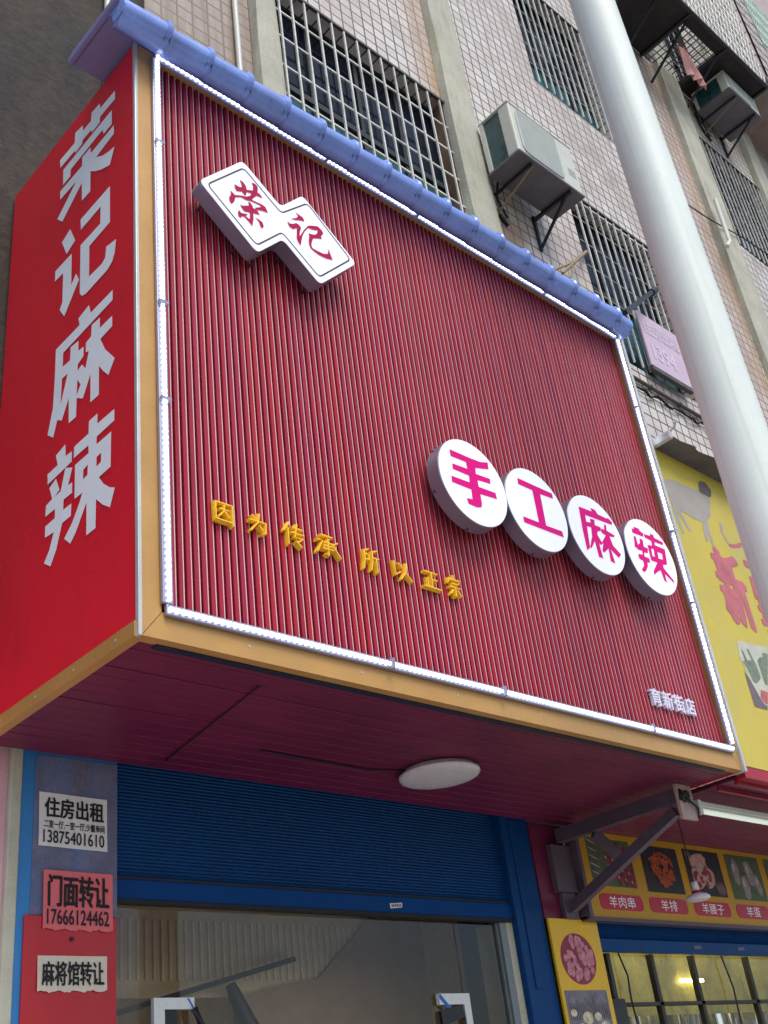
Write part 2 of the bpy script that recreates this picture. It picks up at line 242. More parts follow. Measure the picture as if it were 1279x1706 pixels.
# ------------------------------------------------------------------ materials
def tile_mat():
    mt = bpy.data.materials.new('facade_tile'); mt.use_nodes = True; n = mt.node_tree.nodes; l = mt.node_tree.links
    p = n['Principled BSDF']; tc = n.new('ShaderNodeTexCoord'); sx = n.new('ShaderNodeSeparateXYZ'); l.new(tc.outputs['Object'], sx.inputs[0])
    def math_(op, a, b=None):
        t = n.new('ShaderNodeMath'); t.operation = op
        for i, v in enumerate((a, b)):
            if v is None: continue
            if isinstance(v, (int, float)): t.inputs[i].default_value = v
            else: l.new(v, t.inputs[i])
        return t.outputs[0]
    def rng(v, a, b, c=0, d=1):
        t = n.new('ShaderNodeMapRange'); t.interpolation_type = 'SMOOTHSTEP'
        for i, q in enumerate((a, b, c, d)): t.inputs[i+1].default_value = q
        l.new(v, t.inputs[0]); return t.outputs[0]
    x, z = sx.outputs[0], sx.outputs[2]
    cb = n.new('ShaderNodeCombineXYZ'); l.new(math_('SUBTRACT', x, 5.745-.1467*60), cb.inputs[0]); l.new(math_('SUBTRACT', z, 9.495-.143*80), cb.inputs[1])
    def brick(ms, c1, c2, mo):
        b = n.new('ShaderNodeTexBrick'); b.offset = 0; b.squash = 1; l.new(cb.outputs[0], b.inputs['Vector'])
        b.inputs['Scale'].default_value = 1; b.inputs['Brick Width'].default_value = .1467; b.inputs['Row Height'].default_value = .143
        b.inputs['Mortar Size'].default_value = ms; b.inputs['Mortar Smooth'].default_value = .25
        b.inputs['Color1'].default_value = c1; b.inputs['Color2'].default_value = c2; b.inputs['Mortar'].default_value = mo; return b
    b = brick(.0105, (.77,.715,.655,1), (.63,.565,.50,1), (.050,.040,.034,1))
    def noise(sc, det, vec=None, rough=.6):
        t = n.new('ShaderNodeTexNoise'); t.inputs['Scale'].default_value = sc; t.inputs['Detail'].default_value = det; t.inputs['Roughness'].default_value = rough
        l.new(vec or tc.outputs['Object'], t.inputs['Vector']); return t.outputs[0]
    def mix(f, a, c, mode='MIX'):
        t = n.new('ShaderNodeMix'); t.data_type = 'RGBA'; t.blend_type = mode
        if isinstance(f, (int, float)): t.inputs[0].default_value = f
        else: l.new(f, t.inputs[0])
        for i, v in ((6, a), (7, c)):
            if isinstance(v, tuple): t.inputs[i].default_value = v
            else: l.new(v, t.inputs[i])
        return t.outputs[2]
    col = b.outputs['Color']
    big = noise(.9, 5); streak = n.new('ShaderNodeMapping'); streak.inputs['Scale'].default_value = (5, 1, .5); l.new(tc.outputs['Object'], streak.inputs[0])
    st = noise(1.3, 6, streak.outputs[0], .65)
    col = mix(rng(big, .40, .66, 0, .50), col, (.36,.265,.21,1))
    col = mix(rng(st, .52, .72, 0, .55), col, (.30,.22,.17,1))
    # rust coloured weeping beside the concrete pilasters and under the cooling unit, left bay browned by dirt plus painted-in shade
    pil = math_('MAXIMUM', math_('MULTIPLY', rng(x, 3.95, 4.42), rng(x, 4.44, 4.43)), math_('MULTIPLY', rng(x, 9.5, 10.3), rng(x, 11.3, 10.9)))
    col = mix(math_('MULTIPLY', pil, rng(st, .3, .62, .05, .75)), col, (.42,.245,.12,1))
    rust = math_('MULTIPLY', math_('MULTIPLY', rng(x, 4.86, 4.95), rng(x, 5.55, 5.25)), math_('MULTIPLY', rng(z, 9.75, 9.35), rng(z, 8.2, 8.9)))
    col = mix(math_('MULTIPLY', rust, rng(big, .2, .6, .35, .85)), col, (.33,.19,.11,1))
    left = rng(x, 2.0, 1.9); col = mix(math_('MULTIPLY', left, rng(st, .3, .7, .6, .95)), col, (.24,.17,.118,1))
    fine = noise(40, 3); col = mix(1.0, col, rng(fine, .3, .7, .9, 1.06), 'MULTIPLY')
    l.new(col, p.inputs['Base Color']); p.inputs['Roughness'].default_value = .42
    h = brick(.008, (1,1,1,1), (1,1,1,1), (0,0,0,1)); bp = n.new('ShaderNodeBump'); bp.inputs['Strength'].default_value = .5; bp.inputs['Distance'].default_value = .006
    l.new(h.outputs['Color'], bp.inputs['Height']); l.new(bp.outputs[0], p.inputs['Normal'])
    return mt

def led_mat(name, axis, pitch):
    """a row of lit diodes in a milky tube"""
    mt = bpy.data.materials.new(name); mt.use_nodes = True; n = mt.node_tree.nodes; l = mt.node_tree.links
    p = n['Principled BSDF']; p.inputs['Base Color'].default_value = (.75,.77,.85,1); p.inputs['Roughness'].default_value = .25
    tc = n.new('ShaderNodeTexCoord'); sx = n.new('ShaderNodeSeparateXYZ'); l.new(tc.outputs['Object'], sx.inputs[0])
    a = n.new('ShaderNodeMath'); a.operation = 'DIVIDE'; a.inputs[1].default_value = pitch; l.new(sx.outputs[axis], a.inputs[0])
    fr = n.new('ShaderNodeMath'); fr.operation = 'PINGPONG'; fr.inputs[1].default_value = .5; l.new(a.outputs[0], fr.inputs[0])
    mr = n.new('ShaderNodeMapRange'); mr.inputs[1].default_value = .12; mr.inputs[2].default_value = .34; mr.inputs[3].default_value = 8.5; mr.inputs[4].default_value = .9
    l.new(fr.outputs[0], mr.inputs[0]); l.new(mr.outputs[0], p.inputs['Emission Strength']); p.inputs['Emission Color'].default_value = (.72,.79,1,1)
    return mt

def glass_mat(name, tint=(1.0,.98,.94), rough=.02, through=1.0):
    mt = bpy.data.materials.new(name); mt.use_nodes = True; n = mt.node_tree.nodes; l = mt.node_tree.links
    n.remove(n['Principled BSDF']); out = n['Material Output']
    tr = n.new('ShaderNodeBsdfTransparent'); tr.inputs[0].default_value = tuple(t*through for t in tint)+(1,)
    gl = n.new('ShaderNodeBsdfGlossy'); gl.inputs['Roughness'].default_value = rough
    fr = n.new('ShaderNodeFresnel'); fr.inputs[0].default_value = 1.52
    tc = n.new('ShaderNodeTexCoord'); no = n.new('ShaderNodeTexNoise'); no.inputs['Scale'].default_value = 1.2; l.new(tc.outputs['Object'], no.inputs['Vector'])
    b = n.new('ShaderNodeBump'); b.inputs['Strength'].default_value = .02; b.inputs['Distance'].default_value = .02; l.new(no.outputs[0], b.inputs['Height']); l.new(b.outputs[0], gl.inputs['Normal'])
    mx = n.new('ShaderNodeMixShader'); l.new(fr.outputs[0], mx.inputs[0]); l.new(tr.outputs[0], mx.inputs[1]); l.new(gl.outputs[0], mx.inputs[2]); l.new(mx.outputs[0], out.inputs[0])
    return mt

T = tile_mat()
CONC = mat('pilaster_cement', '#b9b7a6', .85, var=.18, vs=3, fine=.1, bump=.25, bs=60, dirt='#8c8358', da=.5, dsc=(2.5,1,.45))
CONC_DARK = mat('stained_shaded_cement', (.056,.043,.033), .9, var=.5, vs=.9, fine=.25, bump=.6, bs=18, dirt=(.013,.014,.022), da=.97, dsc=(.42,1,.14))  # near-black tone: staining plus the wall's shade put into the colour
RENDER = mat('pink_grey_render', '#b8a8a8', .8, var=.14, vs=2, bump=.2, bs=40, dirt='#8d7c74', da=.5)
BAR = mat('grille_enamel', '#dcdcd2', .45, var=.18, vs=9, dirt='#6b5a48', da=.6)
BARH = mat('greyed_enamel', '#8f8d84', .5, var=.25, vs=9, dirt='#4d4034', da=.7)
BARD = mat('aged_steel', '#5d5a55', .55, .3, var=.3, vs=12, dirt='#4a3222', da=.6)
ALUD = mat('dark_window_frame', '#2c3133', .5, .2, var=.2)
ALU = mat('aluminium_frame', '#7c8487', .4, .5, var=.15)
GLASS_D = mat('dark_window_glass', (.006,.011,.024), .08, var=.4, vs=1.5, fine=0, spec=.14)
GLASS_T = mat('teal_window_glass', (.026,.125,.145), .08, var=.6, vs=2.6, fine=0, spec=.25, dirt=(.05,.055,.05), da=.8, dsc=(1.2,1,.5))
CURT = mat('teal_curtain', (.03,.13,.145), .8, var=.5, vs=5)
RED = mat('red_panel_paint', '#e41c32', .30, var=.06, vs=1.5, fine=.015, spec=.45, bump=.04, bs=1.6, dirt='#b81a34', da=.4, dsc=(1,.8,.4))
SLATS = [mat('red_slat_laminate', c, .42, var=.08, vs=2, fine=0, spec=.34, dirt=d, da=.3, dsc=(9,1,.25)) for c, d in (('#a01733','#84283c'),('#a8192f','#8e2c3a'),('#9c173a','#802840'),('#951831','#923646'))]
SLATE = mat('pale_slat_edge', '#e9c0b6', .25, .0, var=.04, fine=0, spec=.7)  # pale colour for the right-hand chamfer of each rib
GROOVE = mat('slat_groove', '#26070f', .45, var=.2)
GOLD = mat('gold_composite_panel', '#bd9050', .36, .15, var=.07, vs=3, fine=.03)
SILV = mat('silver_edge_trim', '#c4c6c4', .35, .3, var=.1)
ROOF = mat('blue_glazed_resin', '#86a4ee', .22, var=.12, vs=5, fine=.05, spec=.6, bump=.10, bs=14, dirt='#6d7fb0', da=.45, dsc=(3,1,1))
ROOFU = mat('lilac_resin_underside', '#8a84b0', .5, var=.12, vs=5)
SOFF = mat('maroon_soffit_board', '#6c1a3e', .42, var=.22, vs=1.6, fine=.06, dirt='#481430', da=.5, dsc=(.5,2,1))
SOFFJ = mat('soffit_joint', '#2b0a18', .8)
WHITEV = mat('white_vinyl', '#f3f8ff', .4, var=.03, vs=4, fine=.02)
BOXFACE = mat('lit_acrylic', '#dfe2ee', .3, var=.02, fine=0, spec=.3, emit=.22, ecol=(.92,.93,1))
BOXRIM = mat('brushed_rim', '#8c889c', .34, .55, var=.06, vs=3, fine=.02)
MAG = mat('magenta_acrylic', '#d0087a', .5, var=.04, fine=0, spec=.15, emit=.10, ecol=(.75,.005,.22))
MAGD = mat('crimson_acrylic', '#ab0845', .5, var=.14, vs=14, fine=0, spec=.15, emit=.04, ecol=(.6,.01,.08))
INK = mat('black_line', '#1c1a22', .5, var=.05)
GOLDL = mat('golden_letter_paint', '#ffc832', .38, .0, var=.12, vs=30, fine=.05)
WLET = mat('white_foam_letter', '#e3dff0', .5, var=.05)
POLE = mat('white_pole_paint', '#e2e9e2', .5, .0, var=.05, vs=2, fine=.02, spec=.35, coat=.0, dirt='#b4bbb0', da=.45, dsc=(6,6,.12))
ACW = mat('cream_metal', '#cfd0c2', .4, var=.08, vs=3, dirt='#a89f88', da=.35)
ACG = mat('fan_grille_grey', '#c0c6c0', .5, var=.06, vs=8)
ACB = mat('unit_base_steel', '#6c6870', .5, .2, var=.2, vs=5, dirt='#5a4a42', da=.5)
ACT = mat('coil_teal', (.02,.085,.095), .3, var=.4, vs=5, spec=.6)
BLK = mat('black_bracket_paint', '#24262c', .5, var=.2, dirt='#4b3a2e', da=.4)
BLUE = mat('blue_enamel', '#0a4076', .45, var=.15, vs=2, fine=.04, spec=.15, dirt='#12395f', da=.5, dsc=(1.5,1,3))
BLUEP = mat('blue_pillar_paint', '#2f7fc0', .5, var=.12, vs=3)
SMUDGE = mat('paste_residue', '#70708a', .8, var=.35, vs=7, fine=.15, dirt='#3576ae', da=.9, dsc=(1.6,1,1.1))
REDP = mat('red_pillar_board', '#b80e1e', .35, var=.05)
PINKW = mat('pink_wall_paint', '#d9a8b0', .6, var=.06)
OFFW = mat('off_white_trim', '#b9b8a4', .5, var=.1, dirt='#8b7d62', da=.4)
PAPER = mat('white_paper', '#e2dedb', .8, var=.05, vs=5)
PAPERP = mat('pink_paper', '#e06f72', .8, var=.06, vs=5)
CREAM = mat('cream_paper', '#d8cdb8', .8, var=.06, vs=5)
PRINT = mat('black_print', '#16131a', .7, var=.05)
LAMP = mat('opal_lamp_cover', '#cfc9cc', .3, var=.05, vs=3)
LAMPR = mat('lamp_rim', '#d6d3da', .3, var=.05)
STEEL = mat('grey_painted_steel', '#5c4e5c', .5, .1, var=.2, vs=6, dirt='#4c3a38', da=.5)
STEELP = mat('beige_plate', '#b09a90', .6, var=.2, vs=9, dirt='#3d3038', da=.7)
TUBE = mat('fluorescent_tube_glass', '#dfe6da', .25, var=.02, fine=0, emit=.30, ecol=(.85,.95,.82))
FIXT = mat('batten_enamel', '#c9cfc4', .4, var=.06)
YEL = mat('faded_yellow_sheet', '#c8b440', .36, var=.08, vs=1.1, fine=.02, dirt='#b4ae74', da=.8, dsc=(.5,1,.5))
YELM = mat('shade_deepened_menu_sheet', '#c0900f', .45, var=.08, vs=3)  # yellow deepened so the sheet carries the canopy's shade
YELB = mat('yellow_menu_sheet', '#e3b416', .4, var=.06, vs=3)
FADE = mat('faded_grey_print', '#a69d92', .5, var=.12, vs=6)
FADED = mat('faded_dark_print', '#6b5a52', .5, var=.2, vs=9)
FADER = mat('faded_red_print', '#c06a70', .5, var=.22, vs=9)
PLATEW = mat('printed_white_plate', '#bfbfae', .5, var=.12, vs=14)
PGREEN = mat('printed_green_grey', '#78846e', .5, var=.35, vs=22)
PRED = mat('printed_red_meat', '#bb5f62', .5, var=.3, vs=22)
PGREY = mat('printed_shadow_grey', '#6f6468', .5, var=.3, vs=12)
CRIM = mat('crimson_label_print', '#b5133a', .4, var=.06)
ASPH = mat('asphalt', (.05,.05,.052), .9, var=.25, vs=3, fine=.25, bump=.6, bs=160)
PAVE = mat('concrete_pavers', (.46,.44,.41), .85, var=.2, vs=2, fine=.15, bump=.3, bs=70)
WOOD = mat('weathered_bamboo', '#8a7a5a', .7, var=.3, vs=30)
BOARDP = mat('pale_mauve_board', '#c9b4c6', .6, var=.06, vs=6)
BOARDT = mat('sun_bleached_lettering', '#d8c9da', .6, var=.04)
PIPEW = mat('white_conduit', '#cfd0c4', .45, var=.08, vs=6)
CABLE = mat('black_cable', '#1a1818', .6)
CLOTH = mat('pink_cloth', '#e0a8a2', .9, var=.15, vs=14)
DARKF = mat('dark_board', '#2a2628', .8, var=.4, vs=4, dirt='#5a4b44', da=.4)
GREENM = mat('green_mesh', '#b9cfc2', .7, var=.2, vs=20)
INT_W = mat('shop_wall_tan', '#e3d0ae', .8, var=.12, vs=2)
INT_L = mat('reflected_slat_cream', '#f6efdc', .6, var=.1)
INT_Y = mat('yellow_inner_wall', '#8d8640', .7, var=.5, vs=2.5, fine=.15, dirt='#35421f', da=.9, dsc=(1.4,1,.7))
FLOORI = mat('shop_floor', '#77706a', .5, var=.1)
GL = glass_mat('clear_glass')
GLF = glass_mat('plastic_curtain', (.8,.82,.72), .12)
LED_X = led_mat('led_strip_level', 0, .030)
LED_Z = led_mat('led_strip_upright', 2, .030)
LEDH = mat('strip_housing', '#9a98ac', .35, .3, var=.08)
FITW = mat('white_patch_metal', '#d9dcd8', .35, .1, var=.05)
STICK = mat('blue_corner_sticker', '#1f66c0', .5, var=.05)
FITD = mat('dark_fitting', '#15171d', .4, var=.2)

# ------------------------------------------------------------------ setting: ground, kerb, road
b = MB(); b.add([(-400,-400,-.15),(400,-400,-.15),(400,400,-.15),(-400,400,-.15)], [(0,1,2,3)]); structure('ground', b, ASPH)
b = MB(); b.box(-60, 60, -6.0, 14, -.149, 0); structure('pavement', b, PAVE)
b = MB()
for i in range(60): b.cbox(-60+i*2+.005, -58+i*2-.005, -6.16, -6.0+-.002, -.149, .004, .012)
structure('kerb', b, mat('kerb_stone', (.34,.33,.31), .8, var=.15, vs=3, bump=.2))

# ------------------------------------------------------------------ apartment building
WY = 1.30
apt = thing('apartment_building', 'pale tiled apartment block with barred windows rising above the shop signs', 'building', (0, WY, 0))
OPEN = [(2.19,4.43,8.55,10.74), (6.45,8.08,12.66,14.87), (6.45,8.08,8.42,10.72), (10.95,12.95,12.60,14.87), (2.19,4.43,12.66,14.87), (8.6,12.2,16.04,18.5), (10.95,12.95,8.42,10.2)]
OPEN = OPEN[:6]
def wall_grid(b, x0, x1, z0, z1, y, opens, depth):
    xs = sorted({x0, x1, *[o[0] for o in opens], *[o[1] for o in opens]}); zs = sorted({z0, z1, *[o[2] for o in opens], *[o[3] for o in opens]})
    for i in range(len(xs)-1):
        for j in range(len(zs)-1):
            cx, cz = (xs[i]+xs[i+1])/2, (zs[j]+zs[j+1])/2
            if any(o[0] < cx < o[1] and o[2] < cz < o[3] for o in opens): continue
            b.add([(xs[i],y,zs[j]),(xs[i+1],y,zs[j]),(xs[i+1],y,zs[j+1]),(xs[i],y,zs[j+1])], [(0,1,2,3)])
    for o in opens:
        a, c, d, e = o; y2 = y+depth
        b.add([(a,y,d),(c,y,d),(c,y2,d),(a,y2,d)], [(0,1,2,3)]); b.add([(a,y,e),(c,y,e),(c,y2,e),(a,y2,e)], [(3,2,1,0)])
        b.add([(a,y,d),(a,y,e),(a,y2,e),(a,y2,d)], [(3,2,1,0)]); b.add([(c,y,d),(c,y,e),(c,y2,e),(c,y2,d)], [(0,1,2,3)])
b = MB(); wall_grid(b, .9, 13.0, 3.42, 40, WY, OPEN, .22)
b.add([(.9,WY,40),(13,WY,40),(13,11,40),(.9,11,40)], [(0,1,2,3)]); b.add([(.9,WY,3.42),(13,WY,3.42),(13,11,3.42),(.9,11,3.42)], [(3,2,1,0)])
b.add([(.9,WY,3.42),(.9,11,3.42),(.9,11,40),(.9,WY,40)], [(0,1,2,3)]); b.add([(13,11,3.42),(13,11,40),(.9,11,40),(.9,11,3.42)], [(0,1,2,3)])
part('tiled_wall', b, T, apt)
b = MB(); b.box(13.0, 34, WY+.0, 11, 3.42, 40); part('rendered_wall', b, RENDER, apt)
def pilaster(x0, x1, pr=.085):
    b = MB(); zs = [3.5+i*.62 for i in range(56)]
    rows = []
    for z in zs:
        j = lambda a: a+random.uniform(-.012, .012)
        rows.append([(j(x0), WY+.001, z), (j(x0+.012), WY-pr, z), (j(x0+.05), WY-pr-.012, z), (j(x1-.05), WY-pr-.012, z), (j(x1-.012), WY-pr, z), (j(x1), WY+.001, z)])
    vs = [p for r in rows for p in r]; fs = []
    for i in range(len(rows)-1):
        for k in range(5): fs.append((i*6+k, i*6+k+1, (i+1)*6+k+1, (i+1)*6+k))
    b.add(vs, fs); part('pilaster', b, CONC, apt)
for a, c in ((1.93,2.19), (4.435,4.86), (10.34,10.93), (12.95,13.40)): pilaster(a, c)

def window(o, nb, zh, gy, pane_split, mull, lower, ext=0, hb=.011):
    """opening o; nb upright bars, level bars at zh, grille standing at gy"""
    a, c, d, e = o; y = WY+.16
    f = MB()
    for x in (a+.02, c-.02): f.box(x-.02, x+.02, y-.03, y+.03, d, e)
    for x in mull: f.box(x-.022, x+.022, y-.026, y+.026, d+.04, e-.04)
    for z in (d+.02, e-.02): f.box(a+.04, c-.04, y-.029, y+.03, z-.02, z+.02)
    f.box(a+.04, c-.04, y-.036, y+.03, pane_split-.035, pane_split+.035)
    wn = part('window', f, ALUD, apt)
    p1 = MB(); p1.add([(a,y,pane_split),(c,y,pane_split),(c,y+.004,e),(a,y+.004,e)], [(0,1,2,3)]); part('upper_pane', p1, GLASS_D, wn)
    p2 = MB()
    xs = [a]+list(mull)+[c]
    for i in range(len(xs)-1):
        t = random.uniform(-.006, .006); p2.add([(xs[i],y+t,d),(xs[i+1],y-t,d),(xs[i+1],y-t+.003,pane_split),(xs[i],y+t+.003,pane_split)], [(0,1,2,3)])
    part('lower_pane', p2, lower, wn)
    g = MB(); w_ = .0175
    for k in range(nb):
        x = a+(c-a)*(k+.5)/nb+random.uniform(-.008, .008); dx = random.uniform(-.006, .006)
        g.bar((x+dx, gy, d-ext), (x-dx, gy, e-.02), w_)
    g.cur = 2
    for z in zh: g.bar((a-.02, gy+.016, z), (c+.02, gy+.016, z+random.uniform(-.006, .006)), hb, hb+.003)
    g.cur = 1; g.bar((a, gy, e-.012), (c, gy, e-.012), .03, .03)
    part('grille', g, [BAR, BARD, BARH if hb < .014 else BAR], wn)
window(OPEN[0], 14, (10.36, 10.0, 9.62, 9.25, 8.88), WY-.02, 9.60, (2.72, 3.32, 3.86), GLASS_T, 0, .0145)
window(OPEN[1], 11, (14.46, 14.10, 13.73, 13.37, 13.0), WY-.02, 13.42, (7.0, 7.55), GLASS_T)
window(OPEN[2], 11, (10.34, 9.97, 9.60, 9.22, 8.86), WY-.04, 9.52, (6.98, 7.52), GLASS_T)
window(OPEN[3], 14, (14.46, 14.10, 13.73, 13.37, 13.0), WY-.02, 13.42, (11.6, 12.3), GLASS_D)
window(OPEN[5], 12, (17.2, 17.9), WY+.08, 17.3, (9.5, 10.4, 11.3), GLASS_D)
window(OPEN[4], 14, (14.46, 14.10, 13.73, 13.37, 13.0), WY-.02, 13.42, (2.9, 3.6), GLASS_T)

# the stained cement building beside it, its shade kept in the colour
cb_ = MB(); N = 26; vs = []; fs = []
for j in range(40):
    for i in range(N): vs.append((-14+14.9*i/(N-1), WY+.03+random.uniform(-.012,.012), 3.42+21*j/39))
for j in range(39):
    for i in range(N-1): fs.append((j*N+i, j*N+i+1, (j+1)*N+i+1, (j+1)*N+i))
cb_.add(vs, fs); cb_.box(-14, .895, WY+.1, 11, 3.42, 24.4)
cem = thing('cement_building', 'weather-stained cement building wall, darkened further for shade, left of the pale tiles', 'building', (-6, WY, 0))
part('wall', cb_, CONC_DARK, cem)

# ------------------------------------------------------------------ pipes, wires and rods on the facade
def pipe(name, pts, r, mt, label, cat, clips=0, group=None):
    b = MB(); b.tube(pts, r, 10)
    if clips:
        a, c = Vector(pts[0]), Vector(pts[-1])
        for k in range(clips):
            p = a.lerp(c, (k+.5)/clips); d = (c-a).normalized()*.012; b.tube([p-d, p+d], r*1.35, 10)
    return solo(name, b, mt, label, cat, pts[0], group)
pipe('conduit', [(.585,WY-.005,3.6),(.585,WY-.005,22)], .022, PIPEW, 'white plastic conduit running up the dark cement wall', 'pipe', 9)
pipe('conduit', [(1.76,WY-.03,3.6),(1.76,WY-.03,22)], .024, PIPEW, 'pale conduit beside the narrow pilaster left of the large barred window', 'pipe', 9)
pipe('drain_pipe', [(10.30,WY-.2,12.82),(10.28,WY-.2,12.05),(10.26,WY-.2,11.99),(10.1,WY-.2,11.8)], .032, PIPEW, 'short cream bent pipe crossing the stained pilaster right of the pole', 'pipe')
pipe('rail_pipe', [(6.2,WY-.03,8.19),(8.4,WY-.03,8.17)], .022, mat('brown_pipe', '#5d5048', .5, var=.2), 'brown level pipe fixed below the barred window with the pale board', 'pipe', 4)
b = MB(); pts = [(6.2+2.4*k/40, WY-.03-.01*math.sin(k*1.3), 8.06+.02*math.sin(k*.9)-.01*math.sin(k*2.1)) for k in range(41)]; b.tube(pts, .011, 6)
b.tube([(p[0], p[1]-.012, p[2]+.012*math.cos(i*1.7)) for i, p in enumerate(pts)], .007, 6)
solo('wire', b, CABLE, 'black twisted wires strung on the tiles below the brown pipe', 'wire', pts[0])
b = MB(); b.tube([(8.6+6*k/20, WY-.13, 12.42+.09*(k-6)*.6+.02*math.sin(k)) for k in range(21)], .010, 6)
solo('wire', b, CABLE, 'dark wire crossing the tiles and stained pilaster right of the pole', 'wire', (8.6,WY-.13,12.1))
b = MB(); b.tube([(6.47,WY-.03,9.80),(5.0,.78,8.33)], [.022,.014], 8); b.tube([(5.55,.96,8.88),(5.15,.80,8.32)], .012, 6); b.tube([(5.5,.96,8.86),(4.95,.83,8.38)], .012, 6)
solo('bamboo_prop', b, WOOD, 'weathered split bamboo prop leaning from the window corner to the blue roof strip', 'pole', (6.47,WY-.03,9.8))
b = MB(); b.bar((7.71,WY-.06,9.85), (5.9,.75,8.28), .05, .05); b.tube([(7.78,WY-.06,9.90),(7.6,WY-.09,9.75)], .045, 8)
solo('prop_bar', b, BLK, 'black square prop bar angled from the barred window behind the pale board', 'bar', (7.71,WY-.06,9.85))

# pale board tied to the window bars
bd = thing('rental_board', 'sun-bleached mauve rental board tied to the window bars beside the pole', 'sign', (7.44,1.2,8.42))
b = MB(); b.cbox(7.05, 7.83, 1.19, 1.215, 8.45, 9.21, .004); part('board', b, BOARDP, bd)
b = MB(); b.box(7.05, 7.83, 1.185, 1.235, 8.39, 8.447); part('bottom_rail', b, BARD, bd)
b = MB(); text(b, '住房出租', FRONT(1.186), (7.10, 7.80, 8.92, 9.12), bold=.02); part('lettering', b, BOARDT, bd); b = MB(); text(b, '1394', FRONT(1.186), (7.16, 7.60, 8.58, 8.80), bold=.02); part('lettering', b, BOARDT, bd)

# ------------------------------------------------------------------ cooling units
def cooling_unit(x0, x1, y0, y1, z0, z1, label, wall, grille=True):
    t = thing('air_conditioner', label, 'air conditioner', ((x0+x1)/2, wall, z0), 'outdoor cooling units on the facade')
    W = x1-x0; H = z1-z0; D = y1-y0
    b = MB(); b.cbox(x0, x1, y0, y0+.14, z0+.02, z1-.02, .018); b.cbox(x0, x0+.035, y1-.05, y1, z0+.02, z1-.02, .006); b.cbox(x0+.30*W, x1-.002, y0+.14, y1-.002, z0+.022, z1-.022, .01)
    b.cbox(x0-.006, x1+.006, y0-.006, y1+.006, z1-.022, z1, .008); part('casing', b, ACW, t)
    b = MB(); b.box(x0+.022, x0+.29*W, y0+.142, y1-.052, z0+.03, z1-.03); part('coil', b, ACT, t)
    b = MB(); b.cbox(x0-.008, x1+.008, y0-.01, y1+.01, z0-.012, z0+.02, .006)
    for k in range(9): b.tube([(x0+.3+.07*k*W, y0+.1+.03*(k % 3), z0-.0125), (x0+.3+.07*k*W, y0+.1+.03*(k % 3), z0-.0135)], .011, 8)
    part('base', b, ACB, t)
    b = MB(); cx = x0+.40*W; gw = .325*W; poly = rounded([(cx-gw,z0+.05),(cx+gw,z0+.05),(cx+gw,z1-.06),(cx-gw,z1-.06)], .11, 7)
    b.prism(poly, lambda u, v, d: (u, d, v), y0-.012, y0+.01)
    n = 26
    for k in range(n):
        z = z0+.07+(H-.15)*k/(n-1); b.box(cx-gw+.03, cx+gw-.03, y0-.0145, y0-.0122, z-.005, z+.005)
    part('fan_grille', b, ACG, t)
    b = MB()
    for k in range(4): b.box(x1-.17*W, x1-.05*W, y0-.004, y0+.001, z0+.30*H+.03*k, z0+.30*H+.03*k+.009)
    part('vent_slots', b, ACG, t)
    b = MB(); x = x0+.2*W; b.bar((x, y0+.02, z0-.03), (x+.02, wall, z0-.02), .02, .03); part('bracket', b, BLK, t)
    b = MB(); b.bar((x+.02, y0+.03, z0-.05), (x-.06, wall-.02, z0-.36), .016, .016); part('stay_rod', b, WOOD, t)
    for x in (x0+.80*W,):
        b = MB(); b.bar((x, y0+.01, z0-.032), (x, wall, z0-.032), .034, .036); b.bar((x, wall-.015, z0+.02), (x, wall-.015, z0-.46), .034, .028)
        b.bar((x, y0+.1, z0-.05), (x, wall-.02, z0-.43), .024, .026); part('bracket', b, BLK, t)
    b = MB(); b.tube([(x0+.12,y1+.01,z0+.2),(x0+.05,wall-.02,z0+.05),(x0+.1,wall-.02,z0-.25),(x0+.3,wall-.02,z0-.42)], .02, 8); b.tube([(x0+.16,y1+.01,z0+.1),(x0+.2,wall-.03,z0-.1),(x0+.32,wall-.02,z0-.3)], .013, 8)
    part('hose', b, CABLE, t)
    return t
cooling_unit(4.78, 5.80, .77, 1.165, 9.80, 10.53, 'cream air conditioner unit on black brackets between the large barred window and the pole', WY)
cooling_unit(11.30, 12.30, .62, 1.22, 15.53, 15.96, 'grimy air conditioner unit under the barred balcony cage right of the pole', WY)

# ------------------------------------------------------------------ balcony cages
cg = thing('balcony_cage', 'black floored balcony cage with curly white bars above the grimy air conditioner', 'balcony cage', (10.6,WY,16.0), 'barred balcony cages')
X0, X1, Y0, Z0, Z1 = 8.9, 12.25, .34, 16.0, 18.6
b = MB(); b.box(X0, 10.05, Y0, WY-.01, Z0, Z0+.035); b.box(11.0, X1, Y0, WY-.01, Z0, Z0+.035); b.box(10.05, 11.0, Y0, Y0+.2, Z0+.001, Z0+.034)
part('floor_board', b, DARKF, cg)
b = MB()
for k in range(7): b.bar((10.05, Y0+.25+.105*k, Z0+.02), (11.0, Y0+.25+.105*k, Z0+.02), .014)
for k in range(9): b.bar((10.1+.11*k, Y0+.2, Z0+.035), (10.1+.11*k, WY-.02, Z0+.035), .014)
part('floor_grate', b, BARD, cg)
b = MB()
for x in (X0, 10.0, 11.02, X1): b.bar((x, Y0, Z0-.02), (x, WY, Z0-.02), .045, .045)
b.bar((X0, Y0, Z0-.01), (X1, Y0, Z0-.01), .05, .05)
for x in (9.3, 10.05, 10.98): b.bar((x, Y0+.12, Z0-.03), (x, WY, Z0-.62), .03, .03)
part('frame', b, BLK, cg)
b = MB()
for k in range(36):
    x = X0+(X1-X0)*k/35
    b.tube([(x+.020*math.sin(j*1.6+k), Y0-.012*math.cos(j*1.6+k), Z0+.02+j*(Z1-Z0)/30) for j in range(31)], .0125, 5)
for j in range(8): b.bar((X0, Y0+.012, Z0+.1+j*.34), (X1, Y0+.012, Z0+.1+j*.34), .014)
